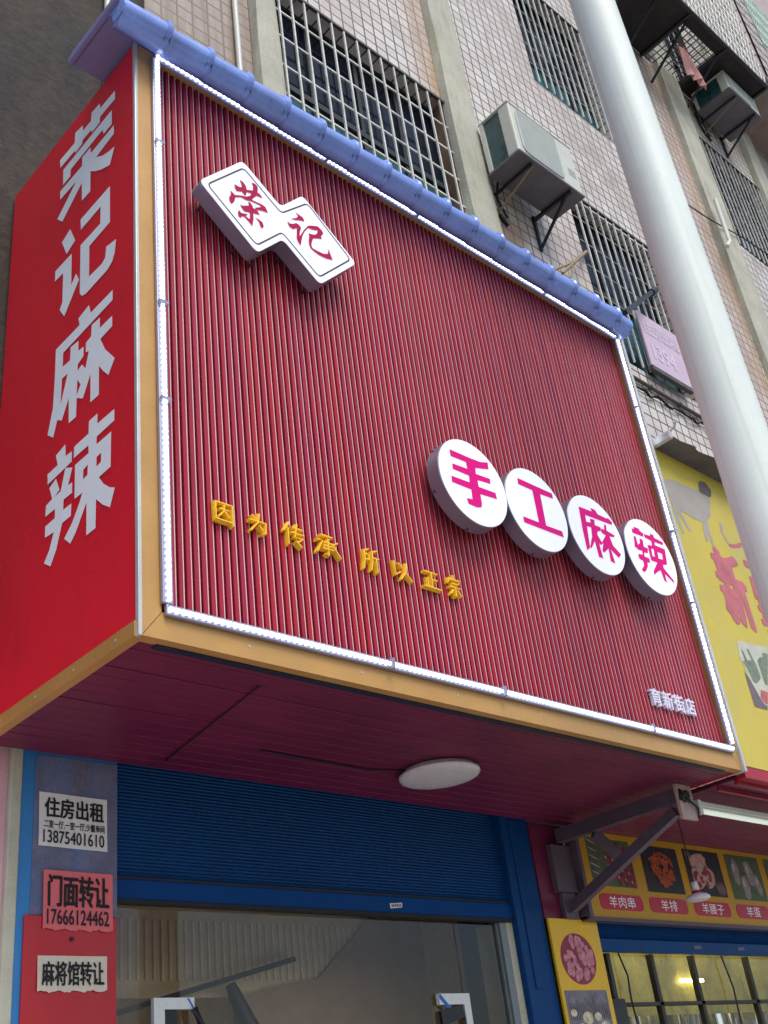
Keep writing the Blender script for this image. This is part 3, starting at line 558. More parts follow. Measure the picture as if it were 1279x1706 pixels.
part('front_bars', b, BAR, cg)
b = MB()
for k in range(9): y = Y0+(WY-Y0)*k/8; b.bar((X1, y, Z0), (X1, y, Z1), .014)
for j in range(8): b.bar((X1+.012, Y0, Z0+.1+j*.34), (X1+.012, WY, Z0+.1+j*.34), .014)
part('side_bars', b, BAR, cg)
c2 = thing('balcony_cage', 'open square-barred balcony cage at the top right edge with pale green netting', 'balcony cage', (13.8,WY,16.6), 'barred balcony cages')
b = MB()
for k in range(9): x = 12.55+.31*k; b.bar((x, .34, 16.5), (x, .34, 19.2), .022)
for j in range(10): b.bar((12.55, .34, 16.5+.30*j), (15.03, .34, 16.5+.30*j), .022)
for k in range(4): b.bar((12.55, .34+.32*k, 16.5), (12.55, .34+.32*k, 19.2), .022)
for j in range(10): b.bar((12.55, .34, 16.5+.3*j), (12.55, WY, 16.5+.3*j), .022)
b.bar((12.6,.36,17.1), (13.4,.7,18.2), .03); b.bar((12.6,.36,18.0), (13.5,.6,17.0), .02)
part('bars', b, BAR, c2)
b = MB(); b.box(12.55, 15.03, .36, WY-.01, 16.44, 16.48); part('floor_board', b, mat('ochre_board', '#97877c', .7, var=.25, vs=4), c2)
b = MB()
for k in range(34): x = 13.05+.058*k; b.tube([(x+.02*math.sin(j*1.7+k), .30-.01*math.cos(j*1.7), 17.7+.11*j) for j in range(16)], .011, 5)
for j in range(14): b.bar((13.03,.31,17.72+.12*j), (15.03,.31,17.72+.12*j), .010)
part('netting', b, GREENM, c2)

# pink cloth hung from the cage
b = MB(); n, mrow = 13, 16; vs = []
for j in range(mrow):
    t = j/(mrow-1)
    for i in range(n):
        s_ = i/(n-1)-.5
        vs.append((10.42+.20*t+s_*(.24+.30*t), .80+.035*math.sin(i*1.5+t*2)*(.4+t)+.02*math.sin(i*.8), 15.97-.62*t+.06*s_*t))
fs = [(j*n+i, j*n+i+1, (j+1)*n+i+1, (j+1)*n+i) for j in range(mrow-1) for i in range(n-1)]
b.add(vs, fs, True); b.add([(x, y+.008, z) for x, y, z in vs], [f[::-1] for f in fs], True)
solo('cloth', b, CLOTH, 'pink cloth hanging from the balcony cage floor right of the pole', 'cloth', (10.42,.8,15.97))

# ------------------------------------------------------------------ the main shop sign
SW, SD, SB, ST = 4.20, 1.30, 3.30, 6.64
sign = thing('shop_sign', 'big red slatted shop sign box framed in gold with white lights and white side lettering', 'sign', (0, .65, SB))
# slats
b = MB(); pitch = 3.985/105; prof_w = .0252
z0, z1 = 3.44, 6.60
b.cur = 2; b.add([(.10,.045,z0),(4.11,.045,z0),(4.11,.045,z1),(.10,.045,z1)], [(0,1,2,3)])
for k in range(105):
    xa = .12+pitch*k+random.uniform(-.0008,.0008); xb = xa+prof_w; yj = random.uniform(-.001,.001)
    P = [(xa,.046),(xa+.0008,.0235),(xa+.003,.0205+yj),(xb-.0052,.020+yj),(xb,.0209+yj),(xb+.0006,.046)]
    sv = random.choice((0, 0, 3, 4, 5))
    for q, ci in ((0,sv),(1,sv),(2,sv),(3,1),(4,sv)):
        b.cur = ci; (u0,y0_),(u1,y1_) = P[q], P[q+1]
        b.add([(u0,y0_,z0),(u1,y1_,z0),(u1,y1_,z1),(u0,y0_,z1)], [(0,1,2,3)])
part('slat_panel', b, [SLATS[0], SLATE, GROOVE]+SLATS[1:], sign)
# gold frame, mitred
def frame_piece(name, quad, d0, d1, mt):
    b = MB(); b.prism(quad, lambda u, v, d: (u, d, v), d0, d1); part(name, b, mt, sign)
fi = (.098, 4.102, 3.412, 6.60)
frame_piece('frame_rail', [(0.012,SB),(SW-.03,SB),(fi[1]-.0015,fi[2]),(fi[0]+.0015,fi[2])], -.004, .05, GOLD)
frame_piece('frame_rail', [(0.012,SB+.004),(fi[0],fi[2]+.002),(fi[0],fi[3]),(0.012,ST)], -.004, .05, GOLD)
frame_piece('frame_rail', [(SW-.03,SB+.004),(SW-.03,ST),(fi[1],fi[3]),(fi[1],fi[2]+.002)], -.004, .05, GOLD)
frame_piece('frame_rail', [(0.012,ST),(fi[0]+.002,fi[3]+.002),(fi[1]-.002,fi[3]+.002),(SW-.03,ST)], -.004, .05, GOLD)
b = MB(); b.cbox(-.006, .010, -.010, .012, SB-.004, ST, .002); part('corner_trim', b, SILV, sign)
b = MB(); b.cbox(SW-.028, SW-.006, -.030, .05, SB-.012, ST-.0, .004); part('corner_trim', b, SILV, sign)
# side panel with its lettering
b = MB(); b.box(0, .03, .012, SD, SB+.062, ST); part('side_panel', b, RED, sign)
b = MB(); b.box(-.012, .03, .010, SD, SB-.002, SB+.060); part('side_trim', b, GOLD, sign)
b = MB(); b.box(4.17, 4.19, .05, SD, SB, ST); part('side_panel', b, RED, sign)
b = MB(); b.box(.03, 4.17, .05, SD, ST-.03, ST-.01); part('top_panel', b, STEEL, sign)
for yy in (.14,.45,.76,1.07):
    b = MB(); b.tube([(-.0125,yy,SB+.03),(-.0145,yy,SB+.03)], .006, 8); part('rivet', b, SILV, sign)
for xx in (.5,1.1,1.7,2.3,2.9,3.5):
    b = MB(); b.tube([(xx,-.0045,SB+.055),(xx,-.0065,SB+.055)], .005, 8); part('rivet', b, SILV, sign)
for key in ('rong', 'ji', 'ma', 'la'):
    b = MB(); fill(b, SIDE[key], lambda u, v: (-.003, u, v)); part('character', b, WHITEV, sign)
# light strips, each with its housing and joints
def strip(x0, x1, z0, z1, mt, horizontal, hx0=.012, hx1=.012, hz0=.012, hz1=.012):
    b = MB(); b.cbox(x0-hx0, x1+hx1, -.026, -.006, z0-hz0, z1+hz1, .004); h = part('strip_housing', b, LEDH, sign)
    b = MB(); b.tube([(x0, -.030, (z0+z1)/2), (x1, -.030, (z0+z1)/2)] if horizontal else [((x0+x1)/2, -.030, z0), ((x0+x1)/2, -.030, z1)], .0088, 8); part('light_strip', b, mt, h)
    b = MB(); L = (x1-x0) if horizontal else (z1-z0); n = 4
    for k in range(1, n):
        if horizontal: c = x0+L*(k+(.15 if k % 2 else -.1))/n; b.box(c-.008, c+.008, -.046, -.0265, z0-.014, z1+.014)
        else: c = z0+L*(k+(.2 if k % 2 else -.12))/n; b.box(x0-.014, x1+.014, -.046, -.0265, c-.008, c+.008)
        part('clip', b, LEDH, h); b = MB()
strip(.118, 4.10, 3.408, 3.428, LED_X, True, hz0=.013); strip(.118, 4.10, 6.600, 6.620, LED_X, True, hz0=.022)
strip(.106, .126, 3.455, 6.575, LED_Z, False, hx0=.016); strip(4.100, 4.120, 3.455, 6.575, LED_Z, False, hx0=.016)
# soffit boards
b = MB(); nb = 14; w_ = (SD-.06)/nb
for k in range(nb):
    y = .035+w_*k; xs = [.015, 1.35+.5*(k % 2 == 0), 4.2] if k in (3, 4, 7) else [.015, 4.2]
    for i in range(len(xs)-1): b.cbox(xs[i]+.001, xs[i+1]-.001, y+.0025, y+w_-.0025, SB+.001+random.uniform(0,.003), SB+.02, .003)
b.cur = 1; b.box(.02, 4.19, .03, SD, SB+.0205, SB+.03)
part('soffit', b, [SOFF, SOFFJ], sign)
b = MB(); b.box(.10, 4.05, .040, .075, SB-.006, SB+.004); part('soffit_channel', b, mat('navy_channel', '#141a38', .5, var=.1), sign)
b = MB(); b.tube([(1.2,.848,SB-.004),(1.5,.858,SB-.005),(1.9,.872,SB-.005),(2.15,.80,SB-.004)], .005, 6); b.tube([(.70,.20,SB-.003),(.86,1.15,SB-.003)], .004, 6); part('soffit_cable', b, mat('dark_maroon_joint', '#2c0c1e', .7), sign)

# blue glazed roof strip along the top of the sign
rf = thing('roof_strip', 'blue glazed tile roof strip with ribs capping the red shop sign', 'roof', (2, 0, ST))
prof = [(-.088,6.566),(-.135,6.560),(-.172,6.574),(-.194,6.605),(-.190,6.645),(-.165,6.684),(-.120,6.715),(-.05,6.742),(.08,6.768),(.33,6.780)]
def roof_sheet(b, x0, x1, grow=0., smooth=True, grow1=None):
    cy, cz = .05, 6.60
    pr = [((y-cy)*(1+grow)+cy, (z-cz)*(1+grow)+cz) for y, z in prof]; n = len(pr); inn = [(y*.9+cy*.1+.004, z-.022) for y, z in pr]
    ring = pr+inn[::-1]; m_ = len(ring); ring1 = ring
    if grow1 is not None:
        pr1 = [((y-cy)*(1+grow1)+cy, (z-cz)*(1+grow1)+cz) for y, z in prof]; ring1 = pr1+[(y*.9+cy*.1+.004, z-.022) for y, z in pr1][::-1]
    vs = [(x0, y, z) for y, z in ring]+[(x1, y, z) for y, z in ring1]
    b.add(vs, [(i, (i+1) % m_, m_+(i+1) % m_, m_+i) for i in range(m_)], smooth)
    for base in (0, m_):
        b.add([vs[base+i] for i in range(m_)], [(i, i+1, m_-2-i, m_-1-i) for i in range(n-1)])
b = MB(); ribx = [.10+.2555*k for k in range(16)]
edges = [-.17]+ribx+[4.10]
for i in range(len(edges)-1): roof_sheet(b, edges[i], edges[i+1]-.0005, .0, True, .055 if i < len(edges)-2 else -.02)
b.cur = 0
for x in ribx:
    roof_sheet(b, x-.030, x-.018, .06, True, .105); roof_sheet(b, x-.018, x-.004, .105, True, .10); roof_sheet(b, x-.004, x+.004, .10, True, .03)
part('tile_sheet', b, ROOF, rf)
b = MB(); b.box(-.165, 4.11, -.10, .33, 6.680, 6.692); part('underside', b, ROOFU, rf)
b = MB(); b.cbox(-.196, -.168, -.150, .335, 6.668, 6.722, .010); part('end_lip', b, ROOFU, rf)
b = MB(); b.prism([(y, z) for y, z in prof]+[(.33,6.70),(.0,6.69),(-.07,6.64)], lambda u, v, d: (d, u, v), -.176, -.1705); part('end_cap', b, ROOF, rf)
b = MB(); b.box(.0, 4.08, -.100, -.01, 6.43, 6.445); b.box(0, 4.08, -.012, -.006, 6.64, 6.655); 
# white badge light box with two joined diamonds
bg_ = thing('badge_light_box', 'white double-diamond light box with crimson brush characters near the upper left of the red sign', 'light box', (.79,0,5.73))
ro = rounded(BADGEO, .035, 6); ri = rounded(BADGEI, .03, 6)
b = MB(); n = len(ro); vs = [(u,-.116,v) for u, v in ro]+[(u,-.034,v) for u, v in ro]; b.add(vs, [(i,(i+1)%n,n+(i+1)%n,n+i) for i in range(n)])
fill(b, [ro], lambda u, v: (u, -.034, v)); part('rim', b, BOXRIM, bg_)
b = MB(); b.prism(ro, lambda u, v, d: (u, d, v), -.1205, -.1165); part('face', b, BOXFACE, bg_)
b = MB(); vs = []; cx, cz = .79, 5.73
for i, (u, v) in enumerate(ri):
    p0, p2 = Vector(ri[i-1]), Vector(ri[(i+1) % len(ri)]); d = (p2-p0).normalized(); nn = Vector((d.y, -d.x))*.004
    vs += [(u+nn.x, -.1222, v+nn.y), (u-nn.x, -.1222, v-nn.y)]
n = len(ri); b.add(vs, [(2*i, 2*((i+1) % n), 2*((i+1) % n)+1, 2*i+1) for i in range(n)]); part('border_line', b, INK, bg_)
for key in ('rong', 'ji'):
    b = MB(); fill(b, BADGE[key], lambda u, v: (u, -.1235, v)); part('character', b, MAGD, bg_)
b = MB()
for u, v in ((.36,5.68),(.55,5.50),(.66,5.47),(.85,5.6),(1.0,5.47),(1.2,5.68),(.5,5.93),(.95,5.98)): b = MB(); b.tube([(u,-.034,v),(u,.02,v)], .008, 6); part('standoff', b, BLK, bg_)

# four round light boxes; the box is built once and its parts copied
CC = [(1.965,4.552,'shou','手'), (2.486,4.549,'gong','工'), (3.030,4.546,'ma','麻'), (3.585,4.551,'la','辣')]
RL = ['leftmost round light box on the red sign reading 手', 'round light box reading 工 between 手 and 麻 on the red sign', 'round light box reading 麻 between 工 and 辣 on the red sign', 'rightmost round light box on the red sign reading 辣']
def round_box():
    t = thing('round_light_box', RL[0], 'light box', (CC[0][0], 0, CC[0][1]), 'round light boxes of the dish name'); cx, cz = CC[0][:2]; r = .262
    c_ = circle(cx, cz, r, 72); b = MB(); n = 72
    b.add([(u,-.113,v) for u, v in c_]+[(u,-.034,v) for u, v in c_], [(i,(i+1)%n,n+(i+1)%n,n+i) for i in range(n)], True)
    fill(b, [c_], lambda u, v: (u,-.034,v))
    b.add([(u,-.113,v) for u, v in c_]+[(u,-.118,v) for u, v in circle(cx, cz, r-.004, 72)], [(i,(i+1)%n,n+(i+1)%n,n+i) for i in range(n)], True)
    part('rim', b, BOXRIM, t)
    b = MB(); fill(b, [circle(cx, cz, r-.003, 72)], lambda u, v: (u,-.1185,v)); part('face', b, BOXFACE, t)
    for k in range(6): b = MB(); a = R(22+60*k); u, v = cx+.2*math.cos(a), cz+.2*math.sin(a); b.tube([(u,-.034,v),(u,.02,v)], .007, 6); u, v = cx+(r+.001)*math.cos(a), cz+(r+.001)*math.sin(a); b.tube([(u,-.05,v),(u+.005*math.cos(a),-.05,v+.005*math.sin(a))], .006, 6); part('standoff', b, BLK, t)
    return t
rb0 = round_box()
for i, (cx, cz, key, ch) in enumerate(CC):
    if i == 0: rb = rb0
    else:
        rb = rb0.copy(); COL.objects.link(rb); rb.location = (cx, 0, cz); rb['label'] = RL[i]
        for c_ in [c for c in rb0.children if c.name.split('.')[0] != 'character']:
            d = c_.copy(); COL.objects.link(d); d.parent = rb
for i, (cx, cz, key, ch) in enumerate(CC):
    rb = [o for o in COL.objects if o.get('label') == RL[i]][0]
    b = MB(); fill(b, CIRC[key], lambda u, v: (u, -.1205, v)); part('character', b, MAG, rb)

# raised golden slogan
def stroke(b, pts, w, h, fn, lift=0.):
    """one brush stroke: a bevelled ridge along pts"""
    P = [Vector((p[0], p[1])) for p in pts]; n = len(P); L = []; Rr = []
    for i in range(n):
        d = (P[min(i+1, n-1)]-P[max(i-1, 0)]).normalized(); nn = Vector((-d.y, d.x))
        ww = w*(1.08 if i == 0 else (.78 if i == n-1 else .95)); e = d*(-w*.35 if i == 0 else (w*.35 if i == n-1 else 0))
        L.append((P[i]+e+nn*ww/2, P[i]+e*.4+nn*ww*.24)); Rr.append((P[i]+e-nn*ww/2, P[i]+e*.4-nn*ww*.24))
    vs = []
    for i in range(n):
        for q, d in ((L[i][0], 0), (L[i][0], h*.55), (L[i][1], h+lift), (Rr[i][1], h+lift), (Rr[i][0], h*.55), (Rr[i][0], 0)): vs.append(fn(q.x, q.y, d))
    fs = [(i*6+k, i*6+k+1, (i+1)*6+k+1, (i+1)*6+k) for i in range(n-1) for k in range(5)]
    fs += [(0,1,2,3,4,5), tuple((n-1)*6+k for k in (5,4,3,2,1,0))]
    b.add(vs, fs)
GS = {'因': ((.353,.470,3.880,4.000), [[(8,95),(8,15)],[(8,95),(92,95)],[(92,95),(92,2)],[(8,16),(88,14)],[(28,66),(72,66)],[(50,85),(48,60),(25,32)],[(52,56),(74,34)]]),
 '为': ((.532,.652,3.880,4.002), [[(20,86),(32,72)],[(6,62),(85,62)],[(54,98),(46,58),(8,12)],[(85,62),(82,14),(62,8)],[(52,42),(66,26)]]),
 '传': ((.718,.850,3.878,4.012), [[(30,98),(5,60)],[(22,72),(22,5)],[(45,80),(92,80)],[(36,58),(98,58)],[(66,98),(52,40),(88,40)],[(88,40),(62,18)],[(58,24),(82,4)]]),
 '承': ((.900,1.058,3.878,4.012), [[(25,92),(75,92),(52,78)],[(52,78),(50,6),(40,12)],[(34,62),(66,62)],[(32,48),(68,48)],[(28,34),(72,34)],[(8,66),(28,66),(5,14)],[(90,72),(68,58)],[(66,60),(98,8)]]),
 '所': ((1.180,1.302,3.872,4.012), [[(42,97),(15,88)],[(15,88),(14,45),(4,8)],[(16,72),(40,70),(38,48)],[(16,50),(40,50)],[(88,97),(60,88)],[(60,88),(58,45),(46,8)],[(60,62),(97,62)],[(80,62),(80,3)]]),
 '以': ((1.365,1.512,3.878,4.002), [[(15,88),(18,20),(45,44)],[(38,84),(50,66)],[(78,92),(70,45),(42,5)],[(70,42),(98,8)]]),
 '正': ((1.575,1.712,3.878,4.002), [[(15,90),(85,90)],[(50,90),(50,12)],[(50,55),(80,55)],[(25,58),(25,12)],[(4,12),(98,12)]]),
 '宗': ((1.748,1.862,3.876,4.014), [[(50,102),(50,88)],[(12,84),(9,66)],[(12,82),(90,82),(84,68)],[(32,63),(68,63)],[(14,46),(86,46)],[(50,46),(50,3),(40,8)],[(32,32),(18,14)],[(66,32),(86,12)]])}
GL_ = {'因':'golden raised character 因, first of the slogan on the red slats','为':'golden raised character 为 between 因 and 传','传':'golden raised character 传 between 为 and 承','承':'golden raised character 承 ending the slogan left half','所':'golden raised character 所 starting the slogan right half','以':'golden raised character 以 between 所 and 正','正':'golden raised character 正 between 以 and 宗','宗':'golden raised character 宗, last of the slogan on the red slats'}
for ch, ((u0,u1,v0,v1), sts) in GS.items():
    b = MB(); pad = .008
    for i, s_ in enumerate(sts):
        stroke(b, [(u0+pad+(u1-u0-2*pad)*p/100, v0+pad+(v1-v0-2*pad)*q/100) for p, q in s_],   .0124, .026, lambda u, v, d: (u, .018-d, v), .0006*i)
    solo('raised_character', b, GOLDL, GL_[ch], 'letter', ((u0+u1)/2, .018, v0), 'golden slogan characters')
# small white branch name
bx = 3.368
for ch, lab in (('育','first'),('新','second'),('街','third'),('店','last')):
    b = MB(); text(b, ch, lambda u, v, d: (u, .016-.022*d, v), (bx, bx+.102, 3.588, 3.694), bold=.018, extrude=.1)
    solo('branch_character', b, WLET, f'small white raised character {ch}, {lab} of the branch name at the lower right', 'letter', (bx+.05,.016,3.588), 'white branch name characters'); bx += .118

# ------------------------------------------------------------------ lamp under the sign
cl = thing('ceiling_light', 'round white ceiling lamp fixed under the maroon soffit', 'lamp', (2.30,.73,SB))
b = MB(); b.lathe((2.30,.73,SB), [(.0,-.001),(.195,-.001),(.197,-.018),(.175,-.022)], 48); part('lamp_base', b, LAMPR, cl)
b = MB(); b.lathe((2.30,.73,SB), [(.206,-.018),(.219,-.022),(.221,-.030),(.213,-.040),(.19,-.047),(.13,-.053),(.06,-.056),(.0005,-.057)], 56); part('lamp_shade', b, LAMP, cl)

# ------------------------------------------------------------------ shop front below
CY = 1.30
pil = thing('shop_pillar', 'blue pillar with red lower board and paste marks beside the shutter', 'pillar', (.46,CY,0))
b = MB(); b.cbox(.212, .690, CY, 1.72, 0, SB+.1, .006); part('column', b, BLUEP, pil)
b = MB(); b.box(.275, .689, CY-.003, CY-.0005, 2.605, SB); part('paste_patch', b, SMUDGE, pil)
b = MB(); b.cbox(.247, .684, CY-.012, CY-.001, .05, 2.602, .003); part('lower_board', b, REDP, pil)
b = MB(); b.lathe((.465,CY-.014,2.508), [(0.001,.008),(.009,.006),(.010,-.006),(.001,-.008)], 10); part('nail', b, BLK, pil)
b = MB(); b.box(-3.5, .158, CY+.02, 1.7, 0, SB+.1); pw = solo('side_wall', b, PINKW, 'pink painted wall at the left edge below the sign', 'wall', (-1.6,CY,0))
b = MB(); b.cbox(.159, .2115, CY-.01, 1.7, 0, SB+.1, .006); solo('edge_post', b, OFFW, 'dirty off-white post between the pink wall and the blue pillar', 'post', (.185,CY,0))

def flyer(u0, u1, v0, v1, mt, label, lines, curl=.0, tilt=0., yb=None):
    yb = yb or CY-.006
    t = thing('paper_flyer', label, 'flyer', ((u0+u1)/2, yb, v0), 'paper flyers on the pillar'); N = 24
    def fn(u, v, d=0):
        s_, q = (u-u0)/(u1-u0), (v-v0)/(v1-v0)
        y = yb-.0012-curl*((1-q)**3*.5+abs(s_-.5)**4*6*(.3+.7*(1-q)))-.0010*math.sin(s_*9+q*5)
        return (u+tilt*(v-v0), y-d, v+tilt*.8*(u-u0))
    b = MB(); vs = [fn(u0+(u1-u0)*i/N, v0+(v1-v0)*j/N) for j in range(N+1) for i in range(N+1)]
    if curl: 
        for i in range(N+1):
            x, y, z = vs[i]; vs[i] = (x, y, z+.004*math.sin(i*1.1)+.002*math.sin(i*2.7))
    b.add(vs, [(j*(N+1)+i, j*(N+1)+i+1, (j+1)*(N+1)+i+1, (j+1)*(N+1)+i) for j in range(N) for i in range(N)], True)
    part('sheet', b, mt, t)
    b = MB()
    for s_, box, bold in lines:
        text(b, s_, lambda u, v, d=0: fn(u, v, .0032), box, bold=bold); part('lettering', b, PRINT, t); b = MB()
    return t
flyer(.300, .637, 2.893, 3.130, PAPER, 'white rental flyer, uppermost on the blue pillar', [('住房出租', (.325,.620,3.020,3.110), .028), ('二室一厅,一室一厅,少量单间', (.322,.622,2.972,3.008), .018), ('13875401610', (.320,.620,2.908,2.964), .014)], 0, -.02)
flyer(.328, .662, 2.545, 2.790, PAPERP, 'pink shop transfer flyer, middle one on the pillar', [('门面转让', (.348,.644,2.638,2.772), .024), ('17666124462', (.345,.642,2.565,2.628), .014)], .004, -.012, CY-.014)
flyer(.312, .634, 2.300, 2.440, CREAM, 'cream parlour transfer flyer on the red board, lowest of three', [('麻将馆转让', (.330,.620,2.322,2.418), .024)], .006, 0, CY-.014)

# roller shutter
sh = thing('roller_shutter', 'half raised blue roller shutter above the glass doors', 'shutter', (2.1,CY+.06,2.68))
b = MB(); zt = SB+.1; n = 36; hh = (zt-2.79)/n
for k in range(n):
    z = 2.79+hh*k; prof_ = [(0,.007),(.15,.002),(.5,-.001),(.85,.002),(.97,.007),(1,.008)]
    for q in range(len(prof_)-1):
        (a, ya), (c, yc) = prof_[q], prof_[q+1]
        b.add([(.692,CY+.06+ya,z+a*hh),(3.50,CY+.06+ya,z+a*hh),(3.50,CY+.06+yc,z+c*hh),(.692,CY+.06+yc,z+c*hh)], [(0,1,2,3)])
part('curtain', b, BLUE, sh)
b = MB(); b.cbox(.692, 3.50, CY+.040, CY+.075, 2.70, 2.788, .005); part('bottom_bar', b, mat('brighter_blue_enamel', '#0a3f7a', .55, spec=.1, var=.1, vs=3), sh)
b = MB(); b.box(.692, 3.50, CY+.036, CY+.080, 2.680, 2.699); part('rubber_seal', b, mat('black_rubber', '#14161c', .7), sh)
b = MB(); b.box(.692, 3.5, CY+.046, CY+.0585, 2.789, 2.802); part('groove_line', b, mat('shutter_shadow_gap', '#0a1a30', .6), sh)
st_ = thing('price_sticker', 'small white sticker on the shutter bottom bar', 'sticker', (2.46,CY+.039,2.735))
b = MB(); b.add([(2.415,CY+.0385,2.722),(2.505,CY+.0385,2.730),(2.508,CY+.0383,2.756),(2.413,CY+.0383,2.748)], [(0,1,2,3)]); part('sheet', b, PAPER, st_)
b = MB()
for k in range(6): b.box(2.425+.013*k, 2.432+.013*k, CY+.0370, CY+.0374, 2.729+.001*k, 2.744+.001*k)
part('print', b, PRINT, st_)

# right pillar of the main shop
b = MB(); b.cbox(3.432, 3.690, CY+.01, 1.8, 0, SB+.05, .006)
solo('blue_post', b, BLUE, 'dark blue post between the shutter and the yellow food poster', 'post', (3.56,CY,0))
b = MB(); b.cbox(3.501, 3.56, CY+.002, CY+.0095, 2.3, SB, .003); solo('shutter_rail', b, BLUE, 'narrow blue shutter guide rail beside the dark blue post', 'rail', (3.53,CY,2.3))
b = MB(); b.box(3.690, 4.02, CY+.0, 1.8, 2.705, SB); solo('maroon_panel', b, SOFF, 'maroon wall panel behind the steel bracket', 'panel', (3.85,CY,2.7))

# glass doors, jamb and room behind
jb = MB(); jb.cbox(3.372, 3.4315, CY+.05, 1.6, 0, 2.70, .006); solo('door_jamb', jb, OFFW, 'peeling off-white jamb beside the glass door', 'jamb', (3.40,CY,0))
jb = MB(); jb.box(3.318, 3.371, CY+.055, CY+.13, 0, 2.70); jb.box(3.30, 3.3175, CY+.07, CY+.12, 0, 2.70); solo('door_frame', jb, ALU, 'grey metal door frame upright right of the glass doors', 'frame', (3.34,CY,0))
GY = CY+.085
def glass_door(x0, x1, fx, lab, kind):
    t = thing('glass_door', lab, 'door', ((x0+x1)/2, GY, 0), 'glass panels of the shop front')
    b = MB(); b.add([(x0+.003,GY,.02),(x1-.003,GY,.02),(x1-.003,GY,2.74),(x0+.003,GY,2.74)], [(0,1,2,3)]); part('pane', b, GL, t)
    if kind == 'l':
        b = MB(); b.prism([(fx,2.0),(fx,2.283),(fx+.215,2.283),(fx+.215,2.235),(fx+.056,2.235),(fx+.056,2.0)], lambda u, v, d: (u, d, v), GY-.030, GY-.0055); part('patch_fitting', b, FITW, t)
        b = MB(); b.prism([(fx+.175,2.279),(fx+.205,2.237),(fx+.213,2.237),(fx+.186,2.279)], lambda u, v, d: (u, d, v), GY-.0316, GY-.0304); part('sticker', b, STICK, t)
        b = MB(); b.cbox(fx+.058, fx+.125, GY-.020, GY-.0056, 2.0, 2.233, .003); b.tube([(fx+.205,GY-.04,2.236),(fx+.232,GY-.06,2.16),(fx+.245,GY-.06,2.0)], .018, 8); part('lock', b, FITD, t)
    if kind == 'r':
        b = MB(); b.prism([(fx,2.288),(fx+.245,2.288),(fx+.245,2.12),(fx+.195,2.12),(fx+.195,2.232),(fx,2.232)], lambda u, v, d: (u, d, v), GY-.030, GY-.0055); part('patch_fitting', b, FITW, t)
        b = MB(); b.prism([(fx+.002,2.286),(fx+.012,2.286),(fx+.085,2.215),(fx+.055,2.215),(fx+.002,2.262)], lambda u, v, d: (u, d, v), GY-.0316, GY-.0304); part('sticker', b, STICK, t)
        b = MB(); b.prism([(fx+.005,2.20),(fx+.185,2.235),(fx+.190,2.168),(fx+.01,2.125)], lambda u, v, d: (u, d, v), GY-.026, GY-.0056); b.tube([(fx+.19,GY-.02,2.17),(fx+.2,GY-.02,2.0)], .007, 6); part('lock', b, FITD, t)
    return t
glass_door(.70, .966, .72, 'narrow fixed glass panel beside the blue pillar', '')
glass_door(.966, 2.945, .966-.055, 'wide glass door with a white corner fitting at its left', 'l')
glass_door(2.945, 3.315, 2.945-.225, 'glass panel at the right jamb with a white corner fitting', 'r')
room = thing('shop_interior', 'dim brown shop room behind the glass doors, holding stand-ins for street reflections', 'room', (2,3,0))
b = MB(); b.box(.70, 4.0, 1.9, 4.2, -.02, .012); part('floor', b, FLOORI, room)
b = MB(); b.add([(.62,1.75,0),(.62,4.2,0),(.62,4.2,3.2),(.62,1.75,3.2)], [(0,1,2,3)]); b.add([(.62,4.2,0),(6,4.2,0),(6,4.2,3.2),(.62,4.2,3.2)], [(0,1,2,3)]); b.add([(3.75,1.81,0),(3.75,4.2,0),(3.75,4.2,3.2),(3.75,1.81,3.2)], [(3,2,1,0)])
part('wall', b, INT_W, room)
b = MB(); b.add([(.62,1.4,3.2),(3.75,1.4,3.2),(3.75,4.2,3.2),(.62,4.2,3.2)], [(3,2,1,0)]); part('ceiling', b, INT_W, room)
b = MB()
for k in range(46):
    x = .9+.0525*k; top = 2.86; bot = 2.54 if x < 2.72 else 2.54+(x-2.72)*.75
    if bot < top-.02: b.box(x, x+.011, 2.40, 2.4195, bot, top)
part('reflected_slats', b, INT_L, room)  # cream slats added indoors to imitate a street reflection in the glass
b = MB(); b.prism([(.7,2.45),(3.7,2.45),(3.7,3.19),(.7,3.19)], lambda u, v, d: (u, d, v), 2.42, 2.44); part('partition', b, INT_W, room)
b = MB(); b.prism([(2.55,2.0),(3.7,2.0),(3.7,3.15),(3.18,2.88),(2.75,2.55),(2.1,2.44),(2.1,2.0)], lambda u, v, d: (u, d, v), 2.385, 2.398); part('reflection_edge_board', b, mat('brown_reflection_edge', '#b29680', .7, var=.12), room)  # added board imitating the brown slanting side of the reflection
b = MB(); b.bar((1.2,2.3,2.34), (2.50,2.3,2.64), .025, .03); b.tube([(2.02,2.3,2.50),(2.05,2.3,2.44),(2.12,2.29,2.30),(2.30,2.28,2.05)], [.03,.04,.05,.06], 10)
part('reflected_lamp_arm', b, BLK, room)  # added indoors in place of a reflected street lamp arm

